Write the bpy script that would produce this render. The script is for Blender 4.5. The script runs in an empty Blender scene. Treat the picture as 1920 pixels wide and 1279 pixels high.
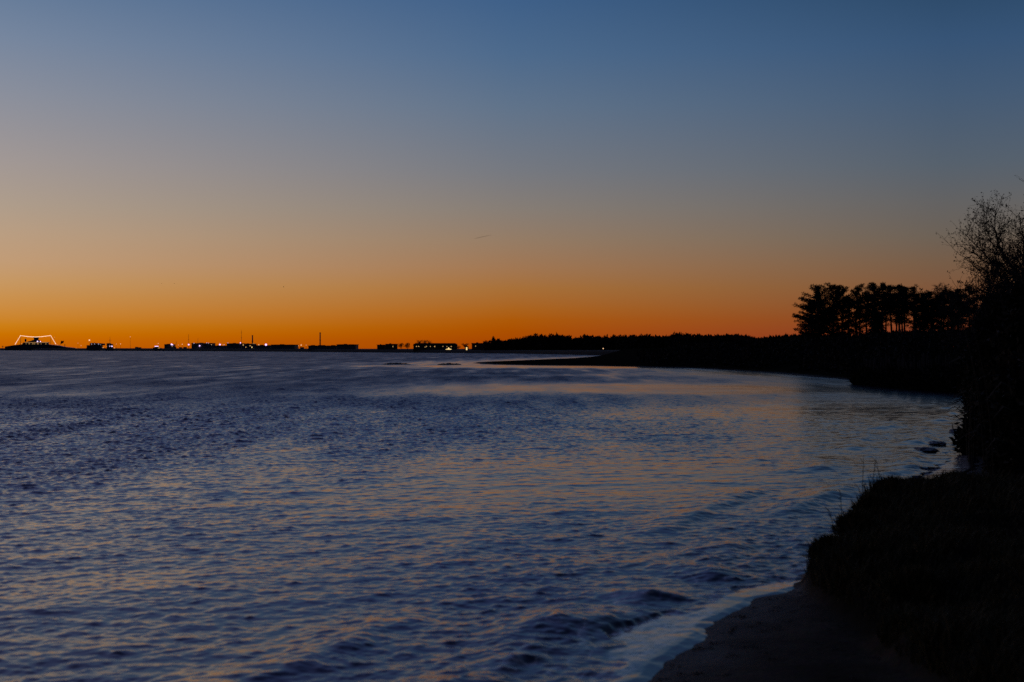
import bpy, math, random
import numpy as np
from mathutils import Vector

scene = bpy.context.scene
col = scene.collection
PI = math.pi
EYE = 2.2            # camera height above the water
FPX = 2667.0         # focal length in photo pixels (50 mm on 36 mm, 1920 px)
HOR = 654.0          # horizon row of the photo


def gx(px, d):                      # sideways offset of photo column px at distance d
    return (px - 960.0) / FPX * d


def gz(py, d):                      # height of photo row py at distance d
    return EYE - (py - HOR) / FPX * d


def shore(px, py):                  # photo pixel on the water plane -> world x, y
    d = EYE * FPX / (py - HOR)
    return (gx(px, d), d)


def lin(c):
    out = []
    for v in c:
        v = v / 255.0
        out.append(v / 12.92 if v <= 0.04045 else ((v + 0.055) / 1.055) ** 2.4)
    return out


# ------------------------------------------------------------------ materials
def new_mat(name):
    m = bpy.data.materials.new(name)
    m.use_nodes = True
    nt = m.node_tree
    return m, nt, nt.nodes['Principled BSDF']


def mat(name, c1, c2=None, rough=0.8, scale=3.0, bump=0.0, metal=0.0):
    m, nt, b = new_mat(name)
    b.inputs['Roughness'].default_value = rough
    b.inputs['Metallic'].default_value = metal
    if rough >= 0.8:
        b.inputs['Specular IOR Level'].default_value = 0.12
    c2 = c2 or [v * 0.6 for v in c1]
    tc = nt.nodes.new('ShaderNodeTexCoord')
    no = nt.nodes.new('ShaderNodeTexNoise')
    no.inputs['Scale'].default_value = scale
    no.inputs['Detail'].default_value = 5
    nt.links.new(tc.outputs['Object'], no.inputs['Vector'])
    mx = nt.nodes.new('ShaderNodeMix')
    mx.data_type = 'RGBA'
    mx.inputs[6].default_value = (*c1, 1)
    mx.inputs[7].default_value = (*c2, 1)
    nt.links.new(no.outputs['Fac'], mx.inputs[0])
    nt.links.new(mx.outputs[2], b.inputs['Base Color'])
    if bump:
        bp = nt.nodes.new('ShaderNodeBump')
        bp.inputs['Strength'].default_value = bump
        bp.inputs['Distance'].default_value = 0.05
        nt.links.new(no.outputs['Fac'], bp.inputs['Height'])
        nt.links.new(bp.outputs['Normal'], b.inputs['Normal'])
    return m


def glow(name, c, s):
    m = bpy.data.materials.new(name)
    m.use_nodes = True
    nt = m.node_tree
    nt.nodes.clear()
    e = nt.nodes.new('ShaderNodeEmission')
    e.inputs['Color'].default_value = (*lin(c), 1)
    e.inputs['Strength'].default_value = s
    o = nt.nodes.new('ShaderNodeOutputMaterial')
    nt.links.new(e.outputs[0], o.inputs[0])
    return m


M = {
    'bark': mat('bark', (0.035, 0.026, 0.02), (0.06, 0.045, 0.034), 0.9, 6, 0.4),
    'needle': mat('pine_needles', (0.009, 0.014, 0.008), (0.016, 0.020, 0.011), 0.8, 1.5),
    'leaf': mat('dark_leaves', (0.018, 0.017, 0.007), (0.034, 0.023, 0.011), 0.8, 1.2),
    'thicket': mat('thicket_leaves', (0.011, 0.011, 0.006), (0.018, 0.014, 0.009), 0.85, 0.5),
    'twig': mat('twigs', (0.030, 0.024, 0.020), (0.050, 0.040, 0.032), 0.9, 9),
    'grass': mat('shore_grass', (0.048, 0.042, 0.014), (0.10, 0.066, 0.024), 0.85, 2.0),
    'straw': mat('dry_straw', (0.10, 0.075, 0.045), (0.06, 0.045, 0.028), 0.85, 8),
    'pale_straw': mat('pale_straw', (0.42, 0.33, 0.21), (0.3, 0.22, 0.14), 0.8, 20),
    'timber': mat('weathered_timber', (0.020, 0.018, 0.014), (0.008, 0.007, 0.006), 0.95, 4, 0.4),
    'brick': mat('dark_brick', (0.10, 0.05, 0.035), (0.06, 0.035, 0.026), 0.9, 1.5),
    'render': mat('grey_render', (0.12, 0.115, 0.11), (0.08, 0.078, 0.075), 0.9, 0.8),
    'metal': mat('sheet_metal', (0.10, 0.105, 0.115), (0.06, 0.063, 0.07), 0.6, 0.6),
    'roof': mat('roof_felt', (0.04, 0.04, 0.042), (0.025, 0.025, 0.027), 0.9, 1.0),
    'steel': mat('painted_steel', (0.09, 0.085, 0.085), (0.05, 0.045, 0.045), 0.6, 1.0),
    'hull': mat('hull_paint', (0.025, 0.03, 0.045), (0.018, 0.02, 0.03), 0.5, 0.4),
    'ship_white': mat('ship_superstructure', (0.16, 0.16, 0.17), (0.11, 0.11, 0.12), 0.6, 0.4),
    'cloth': mat('flag_cloth', (0.07, 0.02, 0.02), (0.04, 0.015, 0.02), 0.9, 1.0),
    'pane': mat('dark_glass', (0.02, 0.022, 0.026), (0.012, 0.013, 0.016), 0.15, 1.0),
    'wet_sand': mat('sandbank_sand', (0.035, 0.032, 0.03), (0.02, 0.019, 0.018), 1.0, 1.0),
    'rock': mat('wet_rock', (0.045, 0.042, 0.04), (0.02, 0.02, 0.02), 0.55, 5, 0.6),
    'feather': mat('gull_feather', (0.06, 0.06, 0.065), (0.03, 0.03, 0.033), 0.9, 6),
    'lamp_warm': glow('lamp_warm', (255, 200, 150), 1.2),
    'lamp_white': glow('lamp_white', (225, 190, 255), 2.0),
    'lamp_faint': glow('lamp_faint', (255, 180, 130), 0.9),
    'garland': glow('bulb_garland', (255, 215, 180), 1.5),
    'win_warm': glow('lit_window_warm', (255, 195, 120), 0.6),
    'win_white': glow('lit_window_white', (230, 220, 255), 0.8),
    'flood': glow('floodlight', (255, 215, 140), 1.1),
    'deck_light': glow('deck_light', (235, 205, 255), 1.8),
}


# ------------------------------------------------------------------ mesh helpers
class MB:
    def __init__(self):
        self.v, self.f = [], []

    def box(self, x0, x1, y0, y1, z0, z1, rz=0.0, ox=0.0, oy=0.0):
        n = len(self.v)
        c, s = math.cos(rz), math.sin(rz)
        for z in (z0, z1):
            for (x, y) in ((x0, y0), (x1, y0), (x1, y1), (x0, y1)):
                self.v.append((ox + x * c - y * s, oy + x * s + y * c, z))
        self.f += [(n, n + 3, n + 2, n + 1), (n + 4, n + 5, n + 6, n + 7)]
        for i in range(4):
            j = (i + 1) % 4
            self.f.append((n + i, n + j, n + 4 + j, n + 4 + i))
        return self

    def prism(self, pts, y0, y1):          # outline in x,z extruded along y
        n, k = len(self.v), len(pts)
        for y in (y0, y1):
            for (x, z) in pts:
                self.v.append((x, y, z))
        self.f.append(tuple(range(n, n + k)))
        self.f.append(tuple(range(n + 2 * k - 1, n + k - 1, -1)))
        for i in range(k):
            j = (i + 1) % k
            self.f.append((n + j, n + i, n + k + i, n + k + j))
        return self

    def tube(self, pts, rad, sides=5):
        pts = [Vector(p) for p in pts]
        n0 = len(self.v)
        for i, p in enumerate(pts):
            t = (pts[min(i + 1, len(pts) - 1)] - pts[max(i - 1, 0)])
            if t.length < 1e-9:
                t = Vector((0, 0, 1))
            t.normalize()
            a = Vector((1, 0, 0)) if abs(t.x) < 0.8 else Vector((0, 1, 0))
            u = t.cross(a).normalized()
            w = t.cross(u)
            r = rad[i] if isinstance(rad, (list, tuple)) else rad
            for k in range(sides):
                q = p + (u * math.cos(2 * PI * k / sides) + w * math.sin(2 * PI * k / sides)) * r
                self.v.append(tuple(q))
        for i in range(len(pts) - 1):
            for k in range(sides):
                a0 = n0 + i * sides + k
                a1 = n0 + i * sides + (k + 1) % sides
                self.f.append((a0, a1, a1 + sides, a0 + sides))
        self.f.append(tuple(n0 + k for k in reversed(range(sides))))
        e = n0 + (len(pts) - 1) * sides
        self.f.append(tuple(e + k for k in range(sides)))
        return self

    def ball(self, c, rx, ry=None, rz=None, seg=8, rings=5, jit=0.0, rnd=None):
        ry = ry or rx
        rz = rz or rx
        n0 = len(self.v)
        self.v.append((c[0], c[1], c[2] - rz))
        for i in range(1, rings):
            a = -PI / 2 + PI * i / rings
            for k in range(seg):
                b = 2 * PI * k / seg
                q = 1.0 + (rnd.uniform(-jit, jit) if rnd else 0.0)
                self.v.append((c[0] + rx * q * math.cos(a) * math.cos(b), c[1] + ry * q * math.cos(a) * math.sin(b), c[2] + rz * q * math.sin(a)))
        self.v.append((c[0], c[1], c[2] + rz))
        top = len(self.v) - 1
        for k in range(seg):
            k2 = (k + 1) % seg
            self.f.append((n0, n0 + 1 + k2, n0 + 1 + k))
            self.f.append((top, top - seg + k, top - seg + k2))
        for i in range(rings - 2):
            for k in range(seg):
                k2 = (k + 1) % seg
                a = n0 + 1 + i * seg
                self.f.append((a + k, a + k2, a + seg + k2, a + seg + k))
        return self

    def build(self, name, material, parent=None, loc=None, smooth=False):
        me = bpy.data.meshes.new(name)
        me.from_pydata(self.v, [], self.f)
        me.materials.append(material)
        if smooth:
            me.polygons.foreach_set('use_smooth', [True] * len(me.polygons))
        me.update()
        return link(name, me, parent, loc)


def link(name, me, parent=None, loc=None):
    o = bpy.data.objects.new(name, me)
    col.objects.link(o)
    if parent is not None:
        o.parent = parent
    if loc is not None:
        o.location = loc
    return o


def soup(name, V, F, material, parent=None, loc=None, smooth=False, attrs=None):
    """mesh from numpy vertices (n,3) and equal-sized faces (m,k)"""
    V = np.asarray(V, np.float32)
    F = np.asarray(F, np.int32)
    k = F.shape[1]
    me = bpy.data.meshes.new(name)
    me.vertices.add(len(V))
    me.vertices.foreach_set('co', V.ravel())
    me.loops.add(F.size)
    me.loops.foreach_set('vertex_index', F.ravel())
    me.polygons.add(len(F))
    me.polygons.foreach_set('loop_start', np.arange(0, F.size, k, dtype=np.int32))
    if smooth:
        me.polygons.foreach_set('use_smooth', np.ones(len(F), bool))
    for an, av in (attrs or {}).items():
        at = me.attributes.new(an, 'FLOAT', 'POINT')
        at.data.foreach_set('value', np.asarray(av, np.float32))
    me.materials.append(material)
    me.update(calc_edges=True)
    me.validate()
    return link(name, me, parent, loc)


def thing(name, label, cat, loc=(0, 0, 0), rz=0.0, group=None):
    o = bpy.data.objects.new(name, None)
    col.objects.link(o)
    o.empty_display_size = 0.2
    o.location = loc
    o.rotation_euler = (0, 0, rz)
    return tag(o, label, cat, group)


def tag(o, label=None, cat=None, group=None, kind=None):
    if label:
        o['label'] = label
    if cat:
        o['category'] = cat
    if group:
        o['group'] = group
    if kind:
        o['kind'] = kind
    return o


def copy_tree(root, loc, rz=0.0, scale=(1, 1, 1), label=None):
    r = root.copy()
    col.objects.link(r)
    r.location, r.rotation_euler, r.scale = loc, (0, 0, rz), scale
    if label:
        r['label'] = label
    for ch in list(root.children):
        c = ch.copy()
        col.objects.link(c)
        c.parent = r
        for g in list(ch.children):
            d = g.copy()
            col.objects.link(d)
            d.parent = c
    return r


# ------------------------------------------------------------------ noise
_rs = np.random.RandomState(11)
_lat = _rs.rand(256, 256)


def vnoise(x, y):
    xi, yi = np.floor(x).astype(int), np.floor(y).astype(int)
    fx, fy = x - xi, y - yi
    fx, fy = fx * fx * (3 - 2 * fx), fy * fy * (3 - 2 * fy)
    a = _lat[xi % 256, yi % 256]
    b = _lat[(xi + 1) % 256, yi % 256]
    c = _lat[xi % 256, (yi + 1) % 256]
    d = _lat[(xi + 1) % 256, (yi + 1) % 256]
    return (a * (1 - fx) + b * fx) * (1 - fy) + (c * (1 - fx) + d * fx) * fy


def fbm(x, y, o=4):
    t, a, s = 0.0, 0.5, 0.0
    for i in range(o):
        t = t + a * vnoise(x * 2 ** i + 17.3 * i, y * 2 ** i + 9.1 * i)
        s += a
        a *= 0.5
    return t / s


def sstep(a, b, x):
    t = np.clip((x - a) / (b - a), 0, 1)
    return t * t * (3 - 2 * t)


# ------------------------------------------------------------------ the shore line
near_px = [(1178, 1279), (1212, 1250), (1246, 1222), (1287, 1199), (1324, 1165), (1373, 1139), (1402, 1122), (1465, 1107), (1504, 1100)]
SH = [(-14, -30), (-7, -12), (-3.6, -3), (-2.0, 1.5), (-0.9, 5.0), (-0.1, 7.4)]
SH += [shore(*p) for p in near_px]
SH += [(3.3, 14.7), (4.1, 17.0), (5.2, 19.6), (6.5, 22.4), (8.4, 26.0), (9.8, 30.5), (12.6, 38.0), (17.0, 50.0), (21.6, 64.0), (22.6, 72.0), (21.9, 86.0), (22.3, 88.5), (23.9, 95.0)]
SH += [shore(1560, 710), shore(1440, 699), shore(1370, 695.2), shore(1300, 690.5), shore(1200, 688.2), shore(1100, 686.3), shore(1000, 685.6), shore(940, 684.2), shore(905, 683.2), shore(886, 681.0)]
SH += [shore(893, 679.0), shore(950, 676.8), shore(1050, 672.6), shore(1132, 669.2), (70, 520), (500, 900), (700, 300), (400, -60), (30, -60)]
SH = np.array(SH)


def sdist(x, y):
    """distance to the shore line, positive on land"""
    shp = x.shape
    x, y = x.ravel(), y.ravel()
    best = np.full(x.shape, 1e18)
    ins = np.zeros(x.shape, bool)
    n = len(SH)
    for i in range(n):
        ax, ay = SH[i]
        bx, by = SH[(i + 1) % n]
        dx, dy = bx - ax, by - ay
        t = np.clip(((x - ax) * dx + (y - ay) * dy) / (dx * dx + dy * dy), 0, 1)
        best = np.minimum(best, (x - ax - t * dx) ** 2 + (y - ay - t * dy) ** 2)
        if ay != by:
            c = ((ay > y) != (by > y)) & (x < (bx - ax) * (y - ay) / (by - ay) + ax)
            ins ^= c
    d = np.sqrt(best)
    return np.where(ins, d, -d).reshape(shp)


def land_z(x, y):
    s = sdist(x, y)
    rag = (fbm(x * 0.9, y * 0.9) - 0.5) * np.clip(0.03 + 0.02 * y, 0.05, 1.2)      # uneven water edge
    s2 = s + rag
    z = np.where(s2 > 0, 0.075 * np.minimum(s2, 4) + 0.012 * np.clip(s2 - 4, 0, 30), 0.11 * s2)
    z = np.maximum(z, -1.2)
    # grassy bank beside the sand
    edge = 2.62 + 0.18 * (fbm(y * 0.8 + 3, y * 0.1) - 0.5) * 2
    g = np.minimum(x - edge, s + 0.1)
    end = 18.6 + 0.5 * (fbm(x * 0.7, x * 0.1 + 5) - 0.5) + 0.25 * np.clip(x - 7.5, 0, 9)
    bank = (0.24 + 0.14 * sstep(0.2, 1.6, g) + 0.08 * sstep(13.9, 14.5, y)) * sstep(0.0, 0.22, g) * sstep(end + 0.9, end, y) * sstep(1, 4, y)
    z = np.where((y < 30) & (s > 0), np.minimum(z, 0.05 + 0.012 * s), z) + bank * (0.62 + 0.76 * fbm(x * 1.8, y * 1.8, 3))
    z = z + 0.3 * sstep(7.8, 9.0, x) * sstep(0.5, 1.5, s) * sstep(14, 20, y) * sstep(30, 27, y)
    # low plateau with the pine wood
    pl = sstep(2.5, 13, s) * sstep(16, 27, x) * sstep(84, 100, y)
    z = z + 1.75 * pl
    # bank behind the palisade
    z = z + 1.2 * sstep(0.6, 4, s) * sstep(16, 20, x) * sstep(60, 70, y) * sstep(100, 84, y)
    # the spit stays low
    z = z * np.where((y > 150) & (x < 16), 0.55, 1.0)
    z = z + np.where(s > 0.2, 0.03 * (fbm(x * 1.7, y * 1.7) - 0.5), 0)
    return z


# ground sheet, finer towards the beach
r = [0.6]
while r[-1] < 1150:
    r.append(r[-1] + max(0.05, 0.0105 * r[-1]))
r = np.array(r)
th = np.linspace(-0.75, 1.75, 330)
R, T = np.meshgrid(r, th, indexing='ij')
X, Y = R * np.sin(T), R * np.cos(T)
Z = land_z(X, Y)
nr, nt_ = R.shape
idx = np.arange(nr * nt_).reshape(nr, nt_)
F = np.stack([idx[:-1, :-1], idx[1:, :-1], idx[1:, 1:], idx[:-1, 1:]], -1).reshape(-1, 4)[:, ::-1]
zf = Z.ravel()[F].max(1)
F = F[zf > -0.7]
used = np.unique(F)
remap = np.zeros(nr * nt_, np.int64)
remap[used] = np.arange(len(used))

m, nt, b = new_mat('sand_and_soil')
geo = nt.nodes.new('ShaderNodeNewGeometry')
n1 = nt.nodes.new('ShaderNodeTexNoise'); n1.inputs['Scale'].default_value = 1.6; n1.inputs['Detail'].default_value = 8
n2 = nt.nodes.new('ShaderNodeTexNoise'); n2.inputs['Scale'].default_value = 14; n2.inputs['Detail'].default_value = 6
nt.links.new(geo.outputs['Position'], n1.inputs['Vector'])
nt.links.new(geo.outputs['Position'], n2.inputs['Vector'])
cr = nt.nodes.new('ShaderNodeValToRGB')
cr.color_ramp.elements[0].position = 0.32; cr.color_ramp.elements[0].color = (0.055, 0.041, 0.026, 1)
cr.color_ramp.elements[1].position = 0.68; cr.color_ramp.elements[1].color = (0.130, 0.096, 0.062, 1)
nt.links.new(n1.outputs['Fac'], cr.inputs[0])
mx = nt.nodes.new('ShaderNodeMix'); mx.data_type = 'RGBA'; mx.blend_type = 'MULTIPLY'; mx.inputs[0].default_value = 0.5
nt.links.new(cr.outputs[0], mx.inputs[6]); nt.links.new(n2.outputs['Color'], mx.inputs[7])
at = nt.nodes.new('ShaderNodeAttribute'); at.attribute_name = 'soil'
mx2 = nt.nodes.new('ShaderNodeMix'); mx2.data_type = 'RGBA'
mx2.inputs[7].default_value = (0.018, 0.015, 0.009, 1)
nt.links.new(at.outputs['Fac'], mx2.inputs[0]); nt.links.new(mx.outputs[2], mx2.inputs[6])
nt.links.new(mx2.outputs[2], b.inputs['Base Color'])
# wet strip beside the water is darker and glossier
wet = nt.nodes.new('ShaderNodeAttribute'); wet.attribute_name = 'wet'
mr = nt.nodes.new('ShaderNodeMapRange'); mr.inputs[3].default_value = 0.95; mr.inputs[4].default_value = 0.6
nt.links.new(wet.outputs['Fac'], mr.inputs[0]); nt.links.new(mr.outputs[0], b.inputs['Roughness'])
mr2 = nt.nodes.new('ShaderNodeMapRange'); mr2.inputs[3].default_value = 0.0; mr2.inputs[4].default_value = 0.08
nt.links.new(wet.outputs['Fac'], mr2.inputs[0]); nt.links.new(mr2.outputs[0], b.inputs['Specular IOR Level'])
bp = nt.nodes.new('ShaderNodeBump'); bp.inputs['Strength'].default_value = 0.6; bp.inputs['Distance'].default_value = 0.03
nt.links.new(n2.outputs['Fac'], bp.inputs['Height']); nt.links.new(bp.outputs['Normal'], b.inputs['Normal'])
S = sdist(X, Y)
soil = np.maximum(sstep(2.45, 2.75, X + 0.25 * (fbm(X * 2, Y * 2) - 0.5)) * sstep(0.0, 0.3, S), sstep(25, 30, Y))
wetv = sstep(0.075, 0.01, Z)
g = soup('ground', np.stack([X.ravel(), Y.ravel(), Z.ravel()], 1)[used], remap[F], m, smooth=True,
         attrs={'soil': soil.ravel()[used], 'wet': wetv.ravel()[used]})
tag(g, kind='structure')

# sand islands beyond the tip of the spit
for (pxa, pxb, py, lab) in ((713, 772, 683.2, 'longest and most isolated low dark sandbank in the water beyond the spit'),
                            (818, 868, 684.0, 'small dark sandbank between the isolated one and the spit tip')):
    xa, d = shore(pxa, py)
    xb, _ = shore(pxb, py)
    rnd = random.Random(pxa)
    mb = MB()
    nx, ny = 26, 7
    L, W = xb - xa, 7.0
    for i in range(nx):
        for j in range(ny):
            u, v = i / (nx - 1) * 2 - 1, j / (ny - 1) * 2 - 1
            hgt = max(0, 1 - u * u - v * v) ** 0.7 * 0.24 * (0.6 + 0.8 * rnd.random()) - 0.05
            mb.v.append((u * L / 2, v * W / 2, hgt))
    for i in range(nx - 1):
        for j in range(ny - 1):
            a = i * ny + j
            mb.f.append((a, a + ny, a + ny + 1, a + 1))
    o = mb.build('sandbank', M['wet_sand'], None, ((xa + xb) / 2, d, 0), True)
    tag(o, kind='structure')

# ------------------------------------------------------------------ water
def patch(seed, L, N, lmin, lmax, sigma, ang, spread=2.0, tilt=0.0, base=0.06):
    rs = np.random.RandomState(seed)
    k1 = np.fft.fftfreq(N, d=L / N) * 2 * PI
    KX, KY = np.meshgrid(k1, k1, indexing='ij')
    K = np.hypot(KX, KY)
    K[0, 0] = 1
    lam = 2 * PI / K
    ct = np.cos(np.arctan2(KY, KX) - ang)
    D = np.abs(ct) ** spread + base
    w = np.exp(-(np.clip(np.log(lmin / lam), 0, None) / 0.25) ** 2) * np.exp(-(np.clip(np.log(lam / lmax), 0, None) / 0.25) ** 2)
    A = K ** (-2.0 - tilt) * np.sqrt(D * w)
    ph = rs.randn(N, N) + 1j * rs.randn(N, N)
    hk = A * ph
    hk[0, 0] = 0
    h = np.real(np.fft.ifft2(hk))
    gxh, gyh = np.gradient(h, L / N)
    h *= sigma / np.sqrt((gxh ** 2 + gyh ** 2).mean())
    # sharpen the crests a little
    s = h / h.std()
    h = h.std() * (s + 0.16 * (s * s - 1))
    return h, L


def samp(p, x, y, rot=0.0):
    h, L = p
    N = h.shape[0]
    c, s = math.cos(rot), math.sin(rot)
    u, v = (x * c - y * s) / L * N, (x * s + y * c) / L * N
    ui, vi = np.floor(u).astype(int), np.floor(v).astype(int)
    fu, fv = u - ui, v - vi
    a, b_ = h[ui % N, vi % N], h[(ui + 1) % N, vi % N]
    c_, d_ = h[ui % N, (vi + 1) % N], h[(ui + 1) % N, (vi + 1) % N]
    return (a * (1 - fu) + b_ * fu) * (1 - fv) + (c_ * (1 - fu) + d_ * fu) * fv


WANG = math.atan2(-0.9, 0.42)         # the ripples run in towards the beach
SA, SB, SC = 0.25, 0.075, 0.014
pA1 = patch(1, 6.7, 640, 0.055, 0.26, SA / 1.41, WANG, 1.0, base=0.30)
pA2 = patch(2, 9.7, 800, 0.08, 0.36, SA / 1.41, WANG + 0.5, 1.0, base=0.30)
pB = patch(3, 37.0, 720, 0.38, 1.0, SB, WANG + 0.1, 1.4, base=0.25)
pD = patch(5, 29.0, 512, 0.7, 2.0, 0.032, WANG - 0.1, 9.0, base=0.01)
pC = patch(4, 170.0, 512, 2.8, 8.0, SC, WANG - 0.15, 5.0)

r = [4.0]
while r[-1] < 9500:
    q = r[-1]
    if q < 14:
        dr = 0.017
    elif q < 60:
        dr = 0.00125 * q
    else:
        dr = 0.00125 * q * (q / 60.0) ** 0.7
        dr = min(dr, 0.05 * q)
    r.append(q + dr)
r = np.array(r)
th = np.concatenate([np.linspace(-1.2, -0.42, 36)[:-1], np.linspace(-0.42, 0.42, 1000), np.linspace(0.42, 0.9, 22)[1:]])
R, T = np.meshgrid(r, th, indexing='ij')
X, Y = R * np.sin(T), R * np.cos(T)
S = -sdist(X, Y)                                   # metres off the shore line
fa = sstep(115, 45, R)
fb = sstep(450, 150, R)
fc = sstep(1300, 500, R)
fade_side = sstep(0.54, 0.43, np.abs(T))           # coarse columns carry no ripples
fa = fa * fade_side
# calm and ruffled water: sheltered along the shore, slicks across the bay
lf = 0.52 - 0.34 * sstep(13, 24, Y)
lee = lf + (1 - lf) * sstep(2.0, 24.0, S + 5 * (fbm(X * 0.12, Y * 0.05) - 0.5))
ft = sstep(50, 140, R)
gb = 0.40 + 1.2 * fbm(X * 0.10 + 5, Y * 0.055 + 2, 4)
gust = (gb + (1.0 - gb) * 0.75 * ft) * np.clip(0.45 + 1.1 * fbm(X * 0.9 + 40, Y * 0.16 + 7, 4) + ft * 1.5 * (fbm(X * 0.8 + 90, Y * 0.05 + 3, 3) - 0.5), 0.25, 2)


def slick(xc, yc, lx, ly, skew=0.0):
    wob = (fbm(X * 0.07 + yc, Y * 0.03, 3) - 0.5) * 1.1 + (fbm(X * 0.5 + yc, Y * 0.09, 4) - 0.5) * 1.2
    v = np.abs((Y - yc - skew * (X - xc)) / ly + 0.5 * wob) ** 3
    u = np.abs((X - xc) / lx + 0.4 * wob) ** 4
    return np.exp(-u - v)


calm = np.clip(slick(3.5, 80, 12.0, 15, -0.1) + slick(19, 76, 15, 8, -0.1) * 0.75 + slick(7, 172, 26, 14, 0.1) + slick(-16, 182, 9, 6) * 0.7
               + slick(2, 118, 10, 4) * 0.5 + slick(24, 128, 14, 12) * 0.7 + slick(8, 50, 8, 5) * 0.45, 0, 1)
chop = lee * gust * (1 - 0.83 * calm)
al = X * 0.52 + Y * 0.85
edge_ = S + 0.7 * (fbm(al * 1.3 + 3, S * 1.2, 4) - 0.5) + 0.45 * (fbm(X * 2.6, Y * 1.6 + 5, 4) - 0.5)
sw_w = 0.14 + 0.40 * np.exp(-((Y - 10.9) / 0.85) ** 2) + 0.35 * sstep(20, 23, Y) * sstep(33, 28, Y)
swash = sstep(sw_w + 0.08, sw_w, edge_)
amp = chop * (1 - 0.93 * swash)
H = (samp(pA1, X, Y) + samp(pA2, X, Y, 0.43)) * fa * amp
H += samp(pB, X, Y, 0.1) * fb * fade_side * (0.12 + 0.88 * chop) * (1 - 0.8 * swash)
H += samp(pD, X, Y, 0.05) * sstep(45, 16, R) * fade_side * (0.3 + 0.7 * chop)
H += samp(pC, X, Y, -0.2) * fc * fade_side * (0.4 + 0.6 * chop) * sstep(0.2, 3.0, S)
# little breakers running along the beach
al = X * 0.52 + Y * 0.85
for (s0, hh, wd, se, thr) in ((1.05, 0.07, 0.36, 3.0, 0.30), (2.3, 0.05, 0.36, 8.0, 0.40), (3.9, 0.02, 0.45, 15.0, 0.48)):
    pos = s0 + 0.55 * (fbm(al * 0.55 + se, se * al * 0 + 1.7, 3) - 0.5) + 0.012 * np.clip(Y - 12, 0, 60)
    m_ = sstep(thr, thr + 0.25, fbm(al * 0.35 + se * 2, al * 0 + 4.2, 2))
    u = S - pos
    prof = np.where(u < 0, np.exp(-(u / (wd * 0.55)) ** 2), np.exp(-(u / wd) ** 2))
    H += hh * prof * m_ * sstep(0.05, 0.4, S) * sstep(70, 40, Y) * fade_side
u = S - 0.95 - 0.6 * (fbm(al * 0.5 + 31, al * 0 + 0.7, 3) - 0.5)
H += 0.032 * sstep(0.3, 0.55, fbm(X * 1.3 + 3, Y * 1.6, 3)) * np.where(u < 0, np.exp(-(u / 0.22) ** 2), np.exp(-(u / 0.5) ** 2)) * sstep(13.2, 11.6, Y + 0.3 * X) * sstep(0.1, 0.5, S) * fade_side
for (wx_, wy_, wl, wh, wr) in ((1.98, 13.75, 0.28, 0.050, 0.15), (1.22, 12.55, 0.28, 0.066, 0.75), (0.55, 11.4, 0.45, 0.035, 0.6)):
    p_ = (X - wx_) * math.cos(wr) + (Y - wy_) * math.sin(wr)
    v_ = -(X - wx_) * math.sin(wr) + (Y - wy_) * math.cos(wr) + 0.25 * (fbm(X * 3, Y * 3, 2) - 0.5)
    H += wh * np.exp(-(p_ / wl) ** 2) * np.where(v_ < 0, np.exp(-(v_ / 0.2) ** 2), np.exp(-(v_ / 0.45) ** 2)) * (R < 16)
film = 0.072 * (0.2 - S) - 0.16 * np.clip(-S + 0.16 * (fbm(X * 2.2, Y * 2.2, 3) - 0.5), 0, 1)
H = H + (film - H) * swash * sstep(40, 28, Y) * fade_side
H += 0.014 * swash * (fbm(X * 5, Y * 3.0, 4) - 0.5) * sstep(40, 28, Y)
H += 0.004 * swash * (fbm(X * 5, Y * 5, 3) - 0.5) * sstep(60, 30, R)
sig2 = (0.60 * SA * chop) ** 2 * (1 - fa ** 2) + (SB * (0.12 + 0.88 * chop)) ** 2 * (1 - fb ** 2) + (SC) ** 2 * (1 - fc ** 2) + (0.022 * amp) ** 2 + 0.008 ** 2
rough = np.sqrt(np.clip(np.sqrt(2 * sig2), 0.0, 1))
nr, nt_ = R.shape
idx = np.arange(nr * nt_).reshape(nr, nt_)
F = np.stack([idx[:-1, :-1], idx[:-1, 1:], idx[1:, 1:], idx[1:, :-1]], -1)
keep = (S > -1.5)
keep = keep[:-1, :-1] | keep[1:, 1:]
F = F[keep][:, ::-1]
used = np.unique(F)
remap = np.zeros(nr * nt_, np.int64)
remap[used] = np.arange(len(used))

m, nt, b = new_mat('sea_water')
b.inputs['Base Color'].default_value = (0.006, 0.009, 0.022, 1)
b.inputs['IOR'].default_value = 1.42
at = nt.nodes.new('ShaderNodeAttribute'); at.attribute_name = 'rough'
nt.links.new(at.outputs['Fac'], b.inputs['Roughness'])
geo = nt.nodes.new('ShaderNodeNewGeometry')
n1 = nt.nodes.new('ShaderNodeTexNoise'); n1.inputs['Scale'].default_value = 9.0; n1.inputs['Detail'].default_value = 3
nt.links.new(geo.outputs['Position'], n1.inputs['Vector'])
fm = nt.nodes.new('ShaderNodeAttribute'); fm.attribute_name = 'foam'
n3 = nt.nodes.new('ShaderNodeTexNoise'); n3.inputs['Scale'].default_value = 16.0; n3.inputs['Detail'].default_value = 5
nt.links.new(geo.outputs['Position'], n3.inputs['Vector'])
m3 = nt.nodes.new('ShaderNodeMapRange'); m3.inputs[1].default_value = 0.36; m3.inputs[2].default_value = 0.56
nt.links.new(n3.outputs['Fac'], m3.inputs[0])
mu = nt.nodes.new('ShaderNodeMath'); mu.operation = 'MULTIPLY'
nt.links.new(fm.outputs['Fac'], mu.inputs[0]); nt.links.new(m3.outputs[0], mu.inputs[1])
mxf = nt.nodes.new('ShaderNodeMix'); mxf.data_type = 'RGBA'
mxf.inputs[6].default_value = (0.006, 0.009, 0.022, 1); mxf.inputs[7].default_value = (0.75, 0.60, 0.46, 1)
nt.links.new(mu.outputs[0], mxf.inputs[0]); nt.links.new(mxf.outputs[2], b.inputs['Base Color'])
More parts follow.
